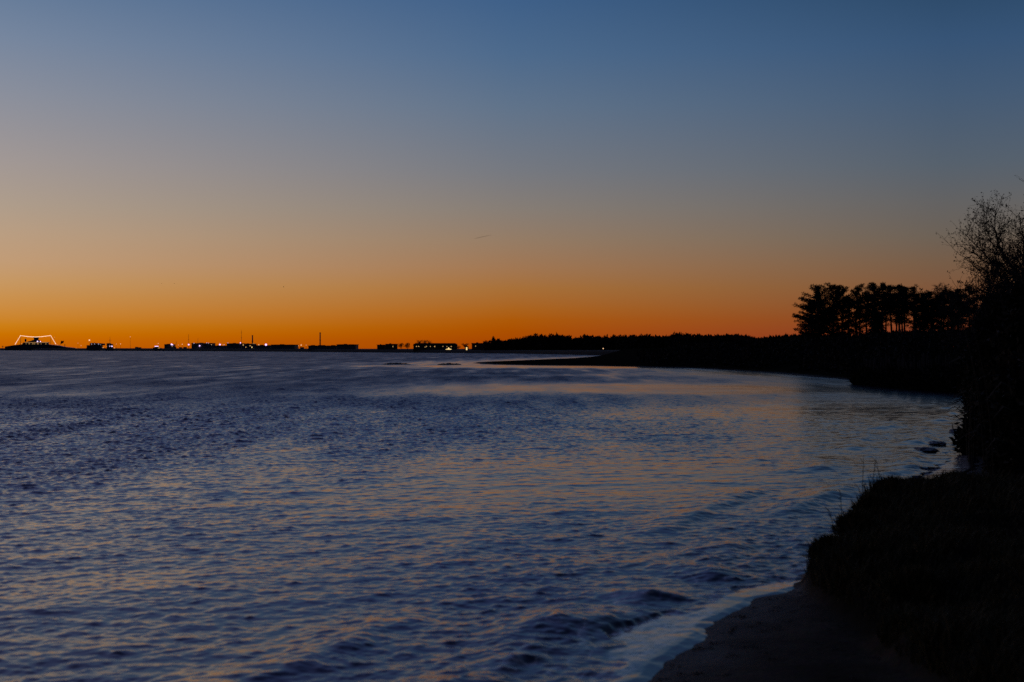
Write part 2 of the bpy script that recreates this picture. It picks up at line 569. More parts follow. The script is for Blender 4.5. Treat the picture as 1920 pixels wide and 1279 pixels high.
rp = nt.nodes.new('ShaderNodeAttribute'); rp.attribute_name = 'ripple'
bp = nt.nodes.new('ShaderNodeBump'); bp.inputs['Distance'].default_value = 0.012
nt.links.new(rp.outputs['Fac'], bp.inputs['Strength'])
nt.links.new(n1.outputs['Fac'], bp.inputs['Height']); nt.links.new(bp.outputs['Normal'], b.inputs['Normal'])
lace = np.exp(-((fbm(X * 2.6 + 3, Y * 1.7, 4) - 0.5) / 0.022) ** 2)
patchy = sstep(0.45, 0.56, fbm(X * 1.0 + 8, Y * 0.8, 3) + 0.25 * np.exp(-((Y - 11.0) / 0.8) ** 2) + 0.12 * sstep(19, 22, Y))
fo = np.maximum(patchy * sstep(sw_w + 0.05, sw_w, edge_), lace * sstep(1.9, 0.6, edge_) * 0.8) * sstep(0.0, 0.08, S)
line = np.exp(-((S - 0.22 - 0.25 * (fbm(al * 0.9, al * 0 + 2.2, 3) - 0.5)) / 0.07) ** 2)
foam = np.clip(np.maximum(fo, 0.7 * line) * sstep(34, 26, Y), 0, 1) * fade_side
ripple = np.clip(amp, 0, 1) * sstep(40, 12, R) * 0.3
w = soup('water', np.stack([X.ravel(), Y.ravel(), H.ravel()], 1)[used], remap[F], m, smooth=True,
         attrs={'rough': rough.ravel()[used], 'ripple': ripple.ravel()[used], 'foam': foam.ravel()[used]})
tag(w, kind='structure')
del X, Y, R, T, S, H, F, Z

# ------------------------------------------------------------------ far shore
FS = [(-900, 656.9, 3.0), (-300, 656.9, 3.0), (0, 657.0, 3.0), (115, 657.4, 2.8), (230, 658.0, 2.7), (340, 658.4, 2.5), (450, 659.0, 2.3), (580, 660.0, 2.0),
      (700, 661.0, 1.7), (820, 661.8, 1.6), (950, 663.0, 1.5), (1050, 664.8, 1.5), (1150, 667.0, 1.5), (1300, 668.0, 1.6), (1700, 668.5, 1.6)]
mb = MB()
for (px, py, z) in FS:
    x, d = shore(px, py)
    for (k, zz) in ((1.0, -0.4), (1.004, z * 0.75), (1.012, z), (1.6, z + 0.4), (9500 / d, z + 0.4)):
        mb.v.append((x * k, d * k, zz))
for i in range(len(FS) - 1):
    for j in range(4):
        a = i * 5 + j
        mb.f.append((a, a + 5, a + 6, a + 1))
o = mb.build('far_shore', mat('far_soil', (0.018, 0.017, 0.012), (0.03, 0.026, 0.018), 0.95, 0.05), smooth=True)
tag(o, kind='structure')


def fs_d(px):
    xs = [p[0] for p in FS]
    return float(np.interp(px, xs, [shore(p[0], p[1])[1] for p in FS]))


def fs_z(px):
    return float(np.interp(px, [p[0] for p in FS], [p[2] for p in FS]))


# ------------------------------------------------------------------ foliage
def spikes(rs, C, rad, n, ln, wd, up=0.25, flat=0.7, out=0.6):
    """n pointed leaf sprays round every clump centre in C"""
    C = np.asarray(C, float)
    m_ = len(C)
    rad = np.broadcast_to(np.asarray(rad, float), (m_,))
    base = np.repeat(C, n, 0)
    rr = np.repeat(rad, n)
    d = rs.randn(m_ * n, 3)
    d /= np.linalg.norm(d, axis=1)[:, None]
    pos = base + d * (rr * rs.rand(m_ * n) ** 0.5)[:, None] * np.array([1, 1, flat])
    dr = d * out + rs.randn(m_ * n, 3) * 0.5
    dr[:, 2] += up
    dr /= np.linalg.norm(dr, axis=1)[:, None]
    sd = np.cross(dr, rs.randn(m_ * n, 3))
    sd /= np.linalg.norm(sd, axis=1)[:, None] + 1e-9
    L = ln * (0.6 + 0.8 * rs.rand(m_ * n))[:, None]
    Wd = wd * (0.6 + 0.8 * rs.rand(m_ * n))[:, None]
    V = np.stack([pos - sd * Wd, pos + dr * L * 0.5 + sd * Wd * 0.2 - dr * 0.0, pos + dr * L, pos + sd * Wd], 1)
    V = np.stack([pos, pos + dr * L * 0.45 + sd * Wd, pos + dr * L, pos + dr * L * 0.45 - sd * Wd], 1)
    return V.reshape(-1, 3)


def quads(V):
    return np.arange(len(V)).reshape(-1, 4)


def pine_parts(seed, Ht, lean, cb, wid, dens=1.0):
    """trunk mesh and crown arrays of one pine, base at the origin"""
    rnd = random.Random(seed)
    rs = np.random.RandomState(seed)
    tr = MB()
    k1, k2 = rnd.uniform(-0.12, 0.12), rnd.uniform(-0.1, 0.1)
    def tp(t):
        return Vector((lean * t + k1 * math.sin(t * 5 + seed), k2 * math.sin(t * 4), Ht * t))
    tr.tube([tp(i / 9) for i in range(10)], [0.16 * (1 - 0.8 * i / 9) + 0.012 for i in range(10)], 6)
    C, CR = [], []
    z = cb
    while z < 0.985:
        u = (z - cb) / (1 - cb)
        prof = (0.55 + 0.6 * math.sin(min(1, u * 1.3 + 0.1) * PI * 0.62)) * (1 - max(0, u - 0.55) / 0.45 * 0.72)
        for b_ in range(rnd.randint(3, 4)):
            if rnd.random() > 0.74 * dens + 0.12:
                continue
            az = rnd.uniform(0, 2 * PI)
            L = wid * prof * rnd.uniform(0.5, 1.2)
            p0 = tp(z)
            rise = rnd.uniform(-0.06, 0.28) + 0.35 * max(0, u - 0.5)
            pts = [p0 + Vector((math.cos(az) * L * q, math.sin(az) * L * q, L * rise * q + 0.12 * L * q * q)) for q in (0, 0.35, 0.7, 1.0)]
            tr.tube(pts, [0.045, 0.035, 0.022, 0.01], 4)
            nn = max(2, int(L / 0.33))
            for q in range(nn):
                f = 0.38 + 0.66 * q / max(1, nn - 1)
                c = pts[0].lerp(pts[3], f)
                C.append((c.x + rnd.uniform(-.16, .16), c.y + rnd.uniform(-.16, .16), c.z + rnd.uniform(-0.02, 0.14)))
                CR.append(rnd.uniform(0.20, 0.34))
        z += rnd.uniform(0.030, 0.052)
    for q in range(24):           # dead stubs on the bare stem
        t = rnd.uniform(0.25, cb)
        az = rnd.uniform(0, 2 * PI)
        L = rnd.uniform(0.3, 1.1)
        p0 = tp(t)
        tr.tube([p0, p0 + Vector((math.cos(az) * L, math.sin(az) * L, rnd.uniform(-.1, .15)))], [0.02, 0.006], 3)
    top = tp(1.0)
    for q in range(5):
        C.append((top.x + rnd.uniform(-.2, .2), top.y + rnd.uniform(-.2, .2), top.z - rnd.uniform(0, .35)))
        CR.append(0.22)
    V = spikes(rs, C, CR, 40, 0.26, 0.035, 0.45, 0.5)
    return tr, V


def make_pine(seed, Ht, lean, cb, wid, loc, label, group, dens=1.0):
    root = thing('pine_tree', label, 'tree', loc, 0, group)
    tr, V = pine_parts(seed, Ht, lean, cb, wid, dens)
    tr.build('trunk', M['bark'], root, None, True)
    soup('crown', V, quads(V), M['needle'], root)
    return root


def ground_at(x, y):
    return float(land_z(np.array([[x]]), np.array([[y]]))[0, 0])


PINE_D = 185.0
# photo column, top row, extra distance, lean, crown base, width, what tells it apart
pines = [
    (1533, 538, 0, -0.3, 0.10, 2.5, 'outermost pine of the wood, its layered branches reaching far out over the bay'),
    (1522, 566, 6, -0.5, 0.04, 1.9, 'shorter half-hidden pine crowding the open-sky edge of the pine wood'),
    (1562, 536, 4, 0.1, 0.16, 2.2, 'broad round-topped pine standing next to the outermost one of the wood'),
    (1580, 542, 12, 0.2, 0.18, 1.9, 'pine filling in behind the broad round-topped pine near the edge of the wood'),
    (1607, 538, 2, 0.1, 0.22, 1.8, 'pine with an isolated domed top after the notch in the pine wood skyline'),
    (1640, 533, 8, 0.0, 0.32, 1.9, 'tallest pine of the wood, its ragged top highest on the skyline'),
    (1655, 533, 0, 0.15, 0.34, 2.0, 'tall flat-topped pine with an airy crown just past the tallest pine'),
    (1671, 536, 10, 0.0, 0.58, 0.9, 'slender bare-stemmed pine behind the lattice of thin trunks'),
    (1686, 537, 3, -0.1, 0.38, 1.7, 'pine with two blunt tips above the lattice of thin trunks'),
    (1696, 540, 14, 0.0, 0.58, 0.9, 'slim pine squeezed between the two-tipped pine and the pointed pine'),
    (1714, 539, 0, 0.1, 0.32, 1.8, 'pointed pine with a dense tip standing where the skyline starts to drop'),
    (1731, 551, 10, 0.0, 0.32, 1.8, 'low pine between the pointed pine and the double-headed pine'),
    (1746, 548, 3, 0.1, 0.28, 1.9, 'spreading pine with a dark wide crown after the skyline drops'),
    (1766, 551, 8, -0.1, 0.25, 1.9, 'pine with a small rounded head near the bare shrub'),
    (1784, 548, 0, 0.1, 0.22, 1.9, 'pine whose little spire shows just beside the drooping reed plume'),
    (1797, 543, 5, 0.0, 0.35, 1.3, 'last pine of the wood still clear of the bare shrub branches'),
    (1818, 538, 2, 0.0, 0.30, 1.5, 'pine mostly hidden behind the bare shrub branches'),
]
PG = 'pines of the waterside wood'
for i, (px, pt, dd, lean, cb, wid, lab) in enumerate(pines):
    d = PINE_D + dd
    x = gx(px, d) - lean * 0.7
    z0 = ground_at(x, d)
    make_pine(100 + i * 7, gz(pt, d) - z0, lean, cb, wid, (x, d, z0 - 0.05), lab, PG, 1.15 if i < 4 else 0.95)
# slim stems deeper in the wood, alike to the eye
rnd = random.Random(5)
proto = None
for i in range(12):
    px = 1590 + i * 17.5 + rnd.uniform(-5, 5)
    d = PINE_D + rnd.uniform(16, 34)
    x = gx(px, d)
    z0 = ground_at(x, d)
    ht = gz(rnd.uniform(548, 562) if i < 8 else 562, d) - z0
    lab = 'thin dark pine stem deep inside the pine wood, crown merged with its neighbours'
    if proto is None:
        proto = make_pine(900, 8.0, 0.1, 0.62, 0.85, (x, d, z0 - 0.05), lab, 'thin pine stems inside the wood', 0.85)
        proto.scale = (1, 1, ht / 8.0)
    else:
        copy_tree(proto, (x, d, z0 - 0.05), rnd.uniform(0, 6.28), (1, 1, ht / 8.0))

# dense young fir standing in front of the stems
rs = np.random.RandomState(77)
d = 172.0
x = gx(1644, d); z0 = ground_at(x, d)
yf = thing('young_fir', 'dense dark young fir shaped like a cone in front of the pine stems', 'tree', (x, d, z0 - 0.05))
MB().tube([(0, 0, 0), (0, 0, 4.0)], [0.1, 0.02], 6).build('trunk', M['bark'], yf)
C = []
for q in range(330):
    t = rs.rand() ** 0.8
    a = rs.rand() * 2 * PI
    rr = (1 - t) * 1.9 * rs.rand() ** 0.5 + 0.05
    C.append((math.cos(a) * rr, math.sin(a) * rr, 0.2 + t * 4.0))
V = spikes(rs, C, 0.3, 16, 0.3, 0.05, 0.1)
soup('crown', V, quads(V), M['needle'], yf)

# undergrowth along the foot of the wood and down the bank: a mass nobody could count
rs = np.random.RandomState(8)
C, CR = [], []
topx = [1180, 1300, 1380, 1440, 1490, 1530, 1600, 1640, 1700, 1760, 1850, 1990]
topy = [658, 652, 645, 641, 638, 635, 632, 629, 627, 626, 624, 622]
for q in range(5200):
    px = rs.uniform(1200, 1980)
    d = rs.uniform(106, 182) if px > 1500 else rs.uniform(138, 215)
    x = gx(px, d)
    zt = gz(np.interp(px, topx, topy) + 4 * (vnoise(np.array(px * 0.05), np.array(d * 0.04)) - 0.3) * 2, d)
    C.append((x, d, zt)); CR.append(rs.rand())
C = np.array(C)
z0 = land_z(C[:, 0], C[:, 1])
s_ = sdist(C[:, 0], C[:, 1])
ok = (s_ > 2.0)
C, z0, CR = C[ok], z0[ok], np.array(CR)[ok]
hh = np.clip(C[:, 2] - z0, 0.25, 2.2) * np.clip((s_[ok] - 1) / 8, 0.25, 1)
C[:, 2] = z0 + hh * CR ** 0.7
V = spikes(rs, C, 0.5, 12, 0.42, 0.07, 0.35)
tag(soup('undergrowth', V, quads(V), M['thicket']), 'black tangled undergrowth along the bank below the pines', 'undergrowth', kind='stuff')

# ------------------------------------------------------------------ far wood: one mass on the skyline, with a few trees that stand out
rs = np.random.RandomState(21)
fx = [905, 925, 945, 965, 985, 1005, 1020, 1045, 1062, 1075, 1100, 1130, 1160, 1180, 1210, 1240, 1275, 1290, 1320, 1350, 1380, 1410, 1428, 1450, 1480, 1510, 1560, 1700]
fy = [645, 641, 642, 640, 636, 631, 632, 631, 634, 637, 635, 635, 636, 634, 633, 636, 630, 633, 634, 634, 634, 637, 640, 637, 636, 635, 636, 636]
C, CR = [], []
px = 915.0
while px < 1720:
    for row in range(3):
        p = px + rs.uniform(-4, 4)
        d = float(np.interp(p, [915, 1150, 1500, 1720], [690, 600, 420, 380])) * (1 + 0.06 * row)
        x = gx(p, d)
        top = np.interp(p, fx, fy) + rs.uniform(-1.5, 4.5) - 1.0
        zt = gz(top, d)
        zb = 1.2
        rr = rs.uniform(1.3, 2.6)
        pointed = rs.rand() < 0.4
        for q in range(26):
            t = rs.rand()
            a = rs.rand() * 2 * PI
            wv = (1 - t) ** 0.8 if pointed else math.sqrt(max(0, 1 - (max(0, t - 0.35) / 0.65) ** 2))
            qq = rr * wv * rs.rand() ** 0.5
            C.append((x + math.cos(a) * qq, d + math.sin(a) * qq, zb + (zt - zb) * t))
            CR.append(0.9)
    px += rs.uniform(3.0, 5.0)
V = spikes(rs, C, CR, 8, 1.15, 0.30, 0.4)
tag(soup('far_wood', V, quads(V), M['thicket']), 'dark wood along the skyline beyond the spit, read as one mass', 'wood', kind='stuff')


def far_tree(name, px, pt, d, width, label, kind='round', seed=0, group='trees on the far shore', zb=None):
    rs = np.random.RandomState(seed + int(px))
    rnd = random.Random(seed + int(px))
    x = gx(px, d)
    zb = fs_z(px) + 0.3 if zb is None else zb
    zt = gz(pt, d)
    Ht = zt - zb
    root = thing(name, label, 'tree', (x, d, zb), 0, group)
    tr = MB()
    tr.tube([(0, 0, -0.3), (0.05, 0, Ht * 0.45), (0, 0, Ht * 0.9)], [Ht * 0.035, Ht * 0.025, 0.03], 6)
    if kind == 'bare':
        for q in range(46):
            a = rs.rand() * 2 * PI
            t = 0.3 + 0.5 * rs.rand()
            L = width * 0.5 * (0.5 + 0.6 * rs.rand())
            p0 = Vector((0, 0, Ht * t))
            p1 = p0 + Vector((math.cos(a) * L * 0.55, math.sin(a) * L * 0.55, L * 0.45))
            p2 = p1 + Vector((math.cos(a) * L * 0.45, math.sin(a) * L * 0.45, L * (0.3 + 0.5 * rs.rand())))
            p2.z = min(p2.z, Ht)
            tr.tube([p0, p1, p2], [0.09, 0.06, 0.03], 3)
    tr.build('trunk', M['bark'], root)
    C = []
    n = 70 if kind != 'bare' else 60
    for q in range(n):
        v = rs.randn(3); v /= np.linalg.norm(v); v *= rs.rand() ** 0.4
        if kind == 'pointed':
            t = rs.rand()
            a = rs.rand() * 2 * PI
            rr = width * 0.5 * (1 - t) ** 0.85 * rs.rand() ** 0.5
            C.append((math.cos(a) * rr, math.sin(a) * rr, Ht * (0.12 + 0.88 * t)))
        else:
            C.append((v[0] * width * 0.46, v[1] * width * 0.46, Ht * 0.58 + v[2] * Ht * 0.40))
    k = max(0.12, Ht * 0.05)
    V = spikes(rs, C, width * 0.10, 14 if kind != 'bare' else 3, k * 1.6, k * (0.4 if kind != 'bare' else 0.12), 0.2)
    soup('crown', V, quads(V), M['leaf'] if kind != 'bare' else M['twig'], root)
    return root


far_tree('spruce_tree', 1015, 627.5, 640, 4.2, 'narrow spire-topped tree, the highest point of the distant wood beyond the spit', 'pointed')
far_tree('spruce_tree', 1163, 629.5, 560, 5.2, 'single triangular tree standing above an even stretch of the distant wood', 'pointed')
far_tree('bare_tree', 1351, 627, 440, 2.2, 'thin bare tree poking up as a wisp above the distant wood', 'bare')
far_tree('bare_tree', 1385, 630, 430, 4.6, 'broad see-through bare tree above the distant wood near the pines', 'bare')
far_tree('round_tree', 1274, 629, 480, 7.5, 'wide dome-shaped tree rising highest in the stretch of far wood beside the notch', 'round')
far_tree('round_tree', 752, 643, 860, 4.6, 'domed tree beside the low dark house on the far shore', 'round')
far_tree('round_tree', 764, 642.6, 856, 3.6, 'second domed tree, nearest the long apartment block on the far shore', 'round')
far_tree('bare_tree', 787, 637.5, 905, 5.0, 'bare tree rising behind the roof of the long apartment block, over its end wall', 'bare')
far_tree('bare_tree', 797, 637.0, 910, 4.0, 'middle bare tree of three rising behind the apartment block roof', 'bare')
far_tree('bare_tree', 805, 638.0, 905, 3.6, 'bare tree behind the apartment block roof, set a little apart from the other two', 'bare')
far_tree('round_tree', 859, 648, 800, 3.4, 'small round bush-like tree just past the end of the apartment block', 'round')
far_tree('bare_tree', 872, 645, 805, 5.2, 'low spreading tree between the apartment block and the small house', 'bare')
far_tree('round_tree', 911, 638.5, 745, 4.6, 'rounded tree over the end of the small house on the far shore', 'round')
far_tree('spruce_tree', 925, 632.5, 735, 5.0, 'spiky tree with a slim tip next to the small house on the far shore', 'pointed')
far_tree('round_tree', 938, 639, 730, 7.0, 'dark bulky tree joining the far wood to the harbour houses', 'round')


# ------------------------------------------------------------------ harbour buildings
def building(name, px0, px1, pt, label, depth=14.0, d=None, wallm='metal', roof='flat', windows=(), lit=(), lamps=(), doors=(), group=None):
    """windows: (u, v, w, h) in metres over the front wall; lit: same with a material"""
    d = d or fs_d((px0 + px1) / 2) * 1.02 + 12
    z0 = fs_z((px0 + px1) / 2) - 0.1
    x0, x1 = gx(px0, d), gx(px1, d)
    W, Ht = x1 - x0, gz(pt, d) - z0
    root = thing(name, label, 'building', ((x0 + x1) / 2, d, z0), 0, group)
    MB().box(-W / 2, W / 2, 0, depth, -0.5, Ht - 0.35).build('wall', M[wallm], root)
    if roof == 'flat':
        MB().box(-W / 2 - 0.25, W / 2 + 0.25, -0.25, depth + 0.25, Ht - 0.35, Ht).box(-W * 0.2, -W * 0.05, depth * .4, depth * .7, Ht, Ht + 0.35).build('roof', M['roof'], root)
    elif roof == 'gable':
        MB().prism([(-W / 2 - 0.3, Ht - 1.3), (W / 2 + 0.3, Ht - 1.3), (W / 2 - 1.0, Ht), (-W / 2 + 1.0, Ht)], -0.3, depth + 0.3).build('roof', M['roof'], root)
    elif roof == 'vault':
        pts = [(W / 2 * math.cos(a), Ht - 1.6 + 1.6 * math.sin(a)) for a in [PI * i / 12 for i in range(13)]]
        MB().prism(pts[::-1], -0.2, depth + 0.2).build('roof', M['roof'], root)
    for (u, v, w, h) in windows:
        f = MB().box(u, u + w, -0.12, -0.002, v, v + h).build('window', M['steel'], root)
        MB().box(u + 0.1, u + w - 0.1, -0.15, -0.122, v + 0.1, v + h - 0.1).build('pane', M['pane'], f)
    for (u, v, w, h, mt) in lit:
        f = MB().box(u - 0.08, u + w + 0.08, -0.12, -0.002, v - 0.08, v + h + 0.08).build('window', M['steel'], root)
        MB().box(u, u + w, -0.17, -0.122, v, v + h).build('pane', M[mt], f)
    for (u, v, rr, mt) in lamps:
        lf = MB().box(u - 0.1, u + 0.1, -0.5, -0.002, v - 0.05, v + 0.05).build('wall_lamp', M['steel'], root)
        MB().ball((u, -0.5 - rr, v), rr, seg=8, rings=6).build('bulb', M[mt], lf, None, True)
    for (u, w, h) in doors:
        MB().box(u, u + w, -0.1, -0.002, 0, h).build('door', M['steel'], root)
    return root


mpp = fs_d(380) * 1.02 / FPX      # metres per photo pixel near the sheds
building('harbour_hall', 359, 397, 643.3, 'tallest dark flat-roofed shed on the harbour, a white lamp low on its wall', 16,
         windows=((-6, 2.2, 2.2, 1.4), (2, 2.2, 2.2, 1.4)), lamps=((-6.9, 4.9, 0.32, 'win_white'), (-1.6, 2.6, 0.62, 'lamp_white'), (4.8, 5.2, 0.32, 'win_white'), (6.6, 5.0, 0.3, 'win_white')), doors=((-1.2, 3.0, 3.4),))
building('harbour_hall', 397.5, 424.5, 648.0, 'low dark shed joining the two tallest sheds on the harbour', 10, windows=((-3, 1.6, 2, 1),), lamps=((4.6, 3.6, 0.25, 'win_white'),))
building('harbour_hall', 425, 453, 643.8, 'second tall dark flat-roofed shed, with few lights, beneath the thin lattice mast', 16,
         windows=((-3, 2.2, 2.2, 1.4),), lamps=((-5.2, 4.9, 0.28, 'win_white'), (5.6, 5.0, 0.45, 'lamp_white')), doors=((1.0, 2.6, 3.2),))
building('harbour_hall', 453.4, 476, 644.5, 'dark workshop with scattered small yellow windows below the short chimney', 12,
         lit=((-4.2, 2.6, 0.7, 1.2, 'win_warm'), (-2.0, 1.0, 0.7, 0.7, 'win_warm'), (1.4, 2.2, 1.1, 0.6, 'win_warm'), (3.0, 0.9, 0.8, 0.8, 'flood'), (4.0, 4.0, 1.3, 0.5, 'win_warm')), doors=((-0.5, 2, 2.6),))
building('harbour_hall', 476.5, 507.5, 647.3, 'long low shed with the brightest white lamps above its roof', 12, windows=((-5, 1.5, 2.4, 1), (0, 1.5, 2.4, 1)), doors=((4, 2.2, 2.6),))
building('harbour_hall', 508.3, 552.5, 646.2, 'plain unlit box-shaped warehouse standing before the gap in the harbour', 18, windows=((-7, 2.4, 3, 1), (-1, 2.4, 3, 1), (5, 2.4, 3, 1)), doors=((-3, 1.6, 2.4),))
building('harbour_hall', 578, 631, 648.0, 'long unlit warehouse at the foot of the tall slim chimney', 16, windows=((-8, 2.0, 3, 0.9), (-1, 2.0, 3, 0.9), (6, 2.0, 3, 0.9)), doors=((3, 2.2, 2.6),))
building('harbour_hall', 631.4, 667, 645.8, 'taller unlit warehouse at the end of the harbour row, open shore after it', 16, windows=((-5, 2.4, 3, 1), (2, 2.4, 3, 1)), doors=((-1, 2.2, 2.6),))
building('storage_tank_house', 308, 323.5, 644.8, 'round-roofed dark shed standing alone with a bright white lamp at its side', 10, wallm='steel', roof='vault', lamps=((3.4, 4.0, 0.8, 'lamp_white'), (3.9, 2.0, 0.35, 'win_warm')), doors=((-1.4, 2.8, 2.8),))
building('waterside_house', 707, 721, 646.3, 'narrow dark house at the start of the houses on the far shore', 8, wallm='brick', windows=((-1, 1.4, 1, 1),))
building('waterside_house', 723, 743, 644.8, 'dark flat house with one dim lit window beside the domed trees', 9, wallm='brick', lit=((1.0, 1.6, 0.35, 0.7, 'win_warm'),), windows=((-2, 1.6, 1, 1),))
mp = fs_d(815) * 1.02 / FPX
lits = []
for (px, py, w, h) in ((781, 649.6, .45, .45), (785, 649.6, .5, .45), (797, 646, .55, .55), (800, 646, .35, .5), (799.5, 649.6, .5, .45), (797, 651, .4, .4), (807, 649.7, .35, .45), (815, 649.8, .55, .55),
                       (827, 645.6, .3, .3), (830, 645.6, .3, .4), (830.5, 649.7, .4, .4), (838, 649.7, .4, .35), (846, 649.8, .55, .5), (814, 646.5, .2, .3)):
    dd = fs_d(815.5) * 1.02 + 12
    lits.append((gx(px, dd) - gx(815.5, dd) - w / 2, gz(py, dd) - (fs_z(815.5) - 0.1) - h / 2, w, h, 'win_warm'))
building('apartment_block', 775, 856, 643.5, 'long apartment block with two rows of small lit windows on the far shore', 10, wallm='brick', roof='gable', lit=lits, doors=((-4, 1.2, 2.1), (5, 1.2, 2.1)),
         windows=tuple((u, 1.2, 0.8, 0.8) for u in (-11, -6.5, 6.4, 10.6)))
building('waterside_house', 884.5, 911, 643.3, 'small flat-roofed house partly hidden by trees on the far shore', 9, wallm='brick', lit=((-1.8, 1.9, .35, .4, 'win_warm'),), windows=((1, 1.9, 1, .9),))

# floodlit tent-like entrance in front of the apartment block
dd = fs_d(840) * 1.012 + 4
x = gx(841, dd); z0 = fs_z(841)
t = thing('entrance_canopy', 'small brightly lit pointed canopy in front of the apartment block', 'canopy', (x, dd, z0))
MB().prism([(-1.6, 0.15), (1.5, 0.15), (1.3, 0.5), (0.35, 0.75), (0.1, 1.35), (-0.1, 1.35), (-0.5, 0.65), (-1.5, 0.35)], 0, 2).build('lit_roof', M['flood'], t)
for s in (-1.5, 1.4):
    MB().tube([(s, 0.2, -0.4), (s, 0.2, 0.3)], 0.06).build('post', M['steel'], t)
# lit doorway hut
dd = fs_d(875) * 1.012 + 4
t = thing('garden_hut', 'tiny hut with a bright lit doorway between the apartment block and the small house', 'hut', (gx(875, dd), dd, fs_z(875)))
MB().box(-0.9, 0.9, 0, 1.5, -0.3, 1.7).build('wall', M['timber'], t)
MB().prism([(-1.1, 1.7), (1.1, 1.7), (0, 2.2)], -0.15, 1.65).build('roof', M['roof'], t)
MB().box(-0.35, 0.35, -0.06, -0.002, 0.0, 1.4).build('lit_door', M['flood'], t)


def chimney(px, pt, rad, label, d=None):
    d = d or fs_d(px) * 1.02 + 34
    z0 = fs_z(px)
    Ht = gz(pt, d) - z0
    t = thing('chimney', label, 'chimney', (gx(px, d), d, z0))
    MB().tube([(0, 0, -0.3), (0, 0, Ht)], [rad * 1.12, rad], 10).build('flue', M['steel'], t, None, True)
    c = MB()
    c.tube([(0, 0, Ht * 0.55), (0, 0, Ht * 0.55 + 0.35)], rad * 1.5, 10)
    c.tube([(0, 0, Ht - 0.3), (0, 0, Ht + 0.2)], rad * 1.25, 10)
    c.build('collar', M['steel'], t)
    return t


chimney(473.3, 629.0, 0.5, 'short black chimney rising from the workshop with yellow windows')
chimney(600.2, 624.0, 0.42, 'tall slim chimney standing behind the long unlit warehouse')


def mast(px, pt, label, rad=0.16, d=None, lampm=None):
    d = d or fs_d(px) * 1.02 + 30
    z0 = fs_z(px)
    Ht = gz(pt, d) - z0
    t = thing('radio_mast', label, 'mast', (gx(px, d), d, z0))
    p = MB()
    p.tube([(0, 0, -0.3), (0, 0, Ht)], [rad * 1.3, rad * 0.6], 5)
    p.build('pole', M['steel'], t)
    c = MB()
    for k in (0.6, 0.85):
        c.tube([(-rad * 4, 0, Ht * k), (rad * 4, 0, Ht * k)], rad * 0.5, 4)
    c.build('crossbar', M['steel'], t)
    if lampm:
        MB().ball((0, 0, Ht + 0.3), 0.42, seg=8, rings=6).build('lamp', M[lampm], t, None, True)
    return t


mast(353.6, 626, 'very thin mast beside the lamp at the end of the tallest shed')
mast(371, 633, 'very thin mast above the roof of the tallest shed', 0.12)
mast(452.6, 619, 'very thin tall mast where the second tall shed meets the workshop')
mast(244.2, 632, 'thin mast with a faint orange light on open quay', 0.10, None, 'lamp_faint')
mast(5, 648.5, 'stubby dark post on the quay at the stern side of the light-strung ship', 0.35, 1990)


def street_lamp(px, py, rad, mt, label):
    d = fs_d(px) * 1.015 + 10
    z0 = fs_z(px)
    Ht = gz(py, d) - z0
    t = thing('street_lamp', label, 'street lamp', (gx(px, d), d, z0), 0, 'lamps along the harbour quay')
    MB().tube([(0, 0, -0.3), (0, 0, Ht - rad)], [0.12, 0.07], 5).build('post', M['steel'], t)
    MB().ball((0, 0, Ht), rad * 0.85, seg=8, rings=6).build('lamp_head', M[mt], t, None, True)


for (px, py, rad, mt, lab) in (
    (102, 632.5, 0.35, 'lamp_faint', 'faint lamp high in the sky beside the light-string end of the ship'),
    (146, 643.5, 0.4, 'lamp_faint', 'faint lamp midway between the ship and the two-deck ferry'),
    (152, 648.3, 0.4, 'lamp_warm', 'low warm lamp just before the two-deck ferry'),
    (142.5, 653.2, 0.42, 'lamp_warm', 'lamp almost at ground level after the ship flag'),
    (167.5, 638, 1.05, 'lamp_warm', 'biggest pinkish lamp, floating high above the two-deck ferry'),
    (218, 645.2, 0.4, 'lamp_faint', 'faint lamp right after the fishing boat'),
    (226, 645, 0.46, 'lamp_warm', 'warm lamp second along from the fishing boat'),
    (323.8, 646.6, 0.5, 'lamp_white', 'white lamp touching the side of the round-roofed shed'),
    (334.3, 647, 0.34, 'lamp_faint', 'faint lamp next to the slanted crane boom'),
    (341.7, 645.6, 0.46, 'lamp_warm', 'warm lamp between the crane boom and the tallest shed'),
    (353.8, 646.3, 0.8, 'lamp_white', 'bright white lamp close to the end wall of the tallest shed'),
    (396.5, 646.6, 0.3, 'lamp_warm', 'small lamp at the step between the tallest shed and the low one'),
    (412.3, 646.2, 0.85, 'lamp_white', 'bright violet-white lamp above the low joining shed'),
    (418.2, 646.9, 0.3, 'lamp_warm', 'small lamp beside the bright violet one above the low joining shed'),
    (485.2, 646.8, 0.45, 'lamp_warm', 'dimmer of the two lamps above the long low shed'),
    (498.6, 646.4, 0.95, 'lamp_white', 'brightest lamp on the shore, above the long low shed'),
    (559.6, 648.6, 0.3, 'lamp_faint', 'faint narrow lamp in the gap after the plain box warehouse'),
    (564.6, 647.2, 0.48, 'lamp_warm', 'clearest lamp in the gap between the two warehouses'),
    (574, 647.2, 0.3, 'lamp_faint', 'dimmest lamp in the gap, close to the long unlit warehouse'),
    (886.5, 654.8, 0.26, 'lamp_warm', 'small lamp at the foot of the small house among trees'),
    (1131, 653.6, 0.22, 'lamp_warm', 'lone tiny light inside the dark far wood'),
):
    street_lamp(px, py, rad, mt, lab)

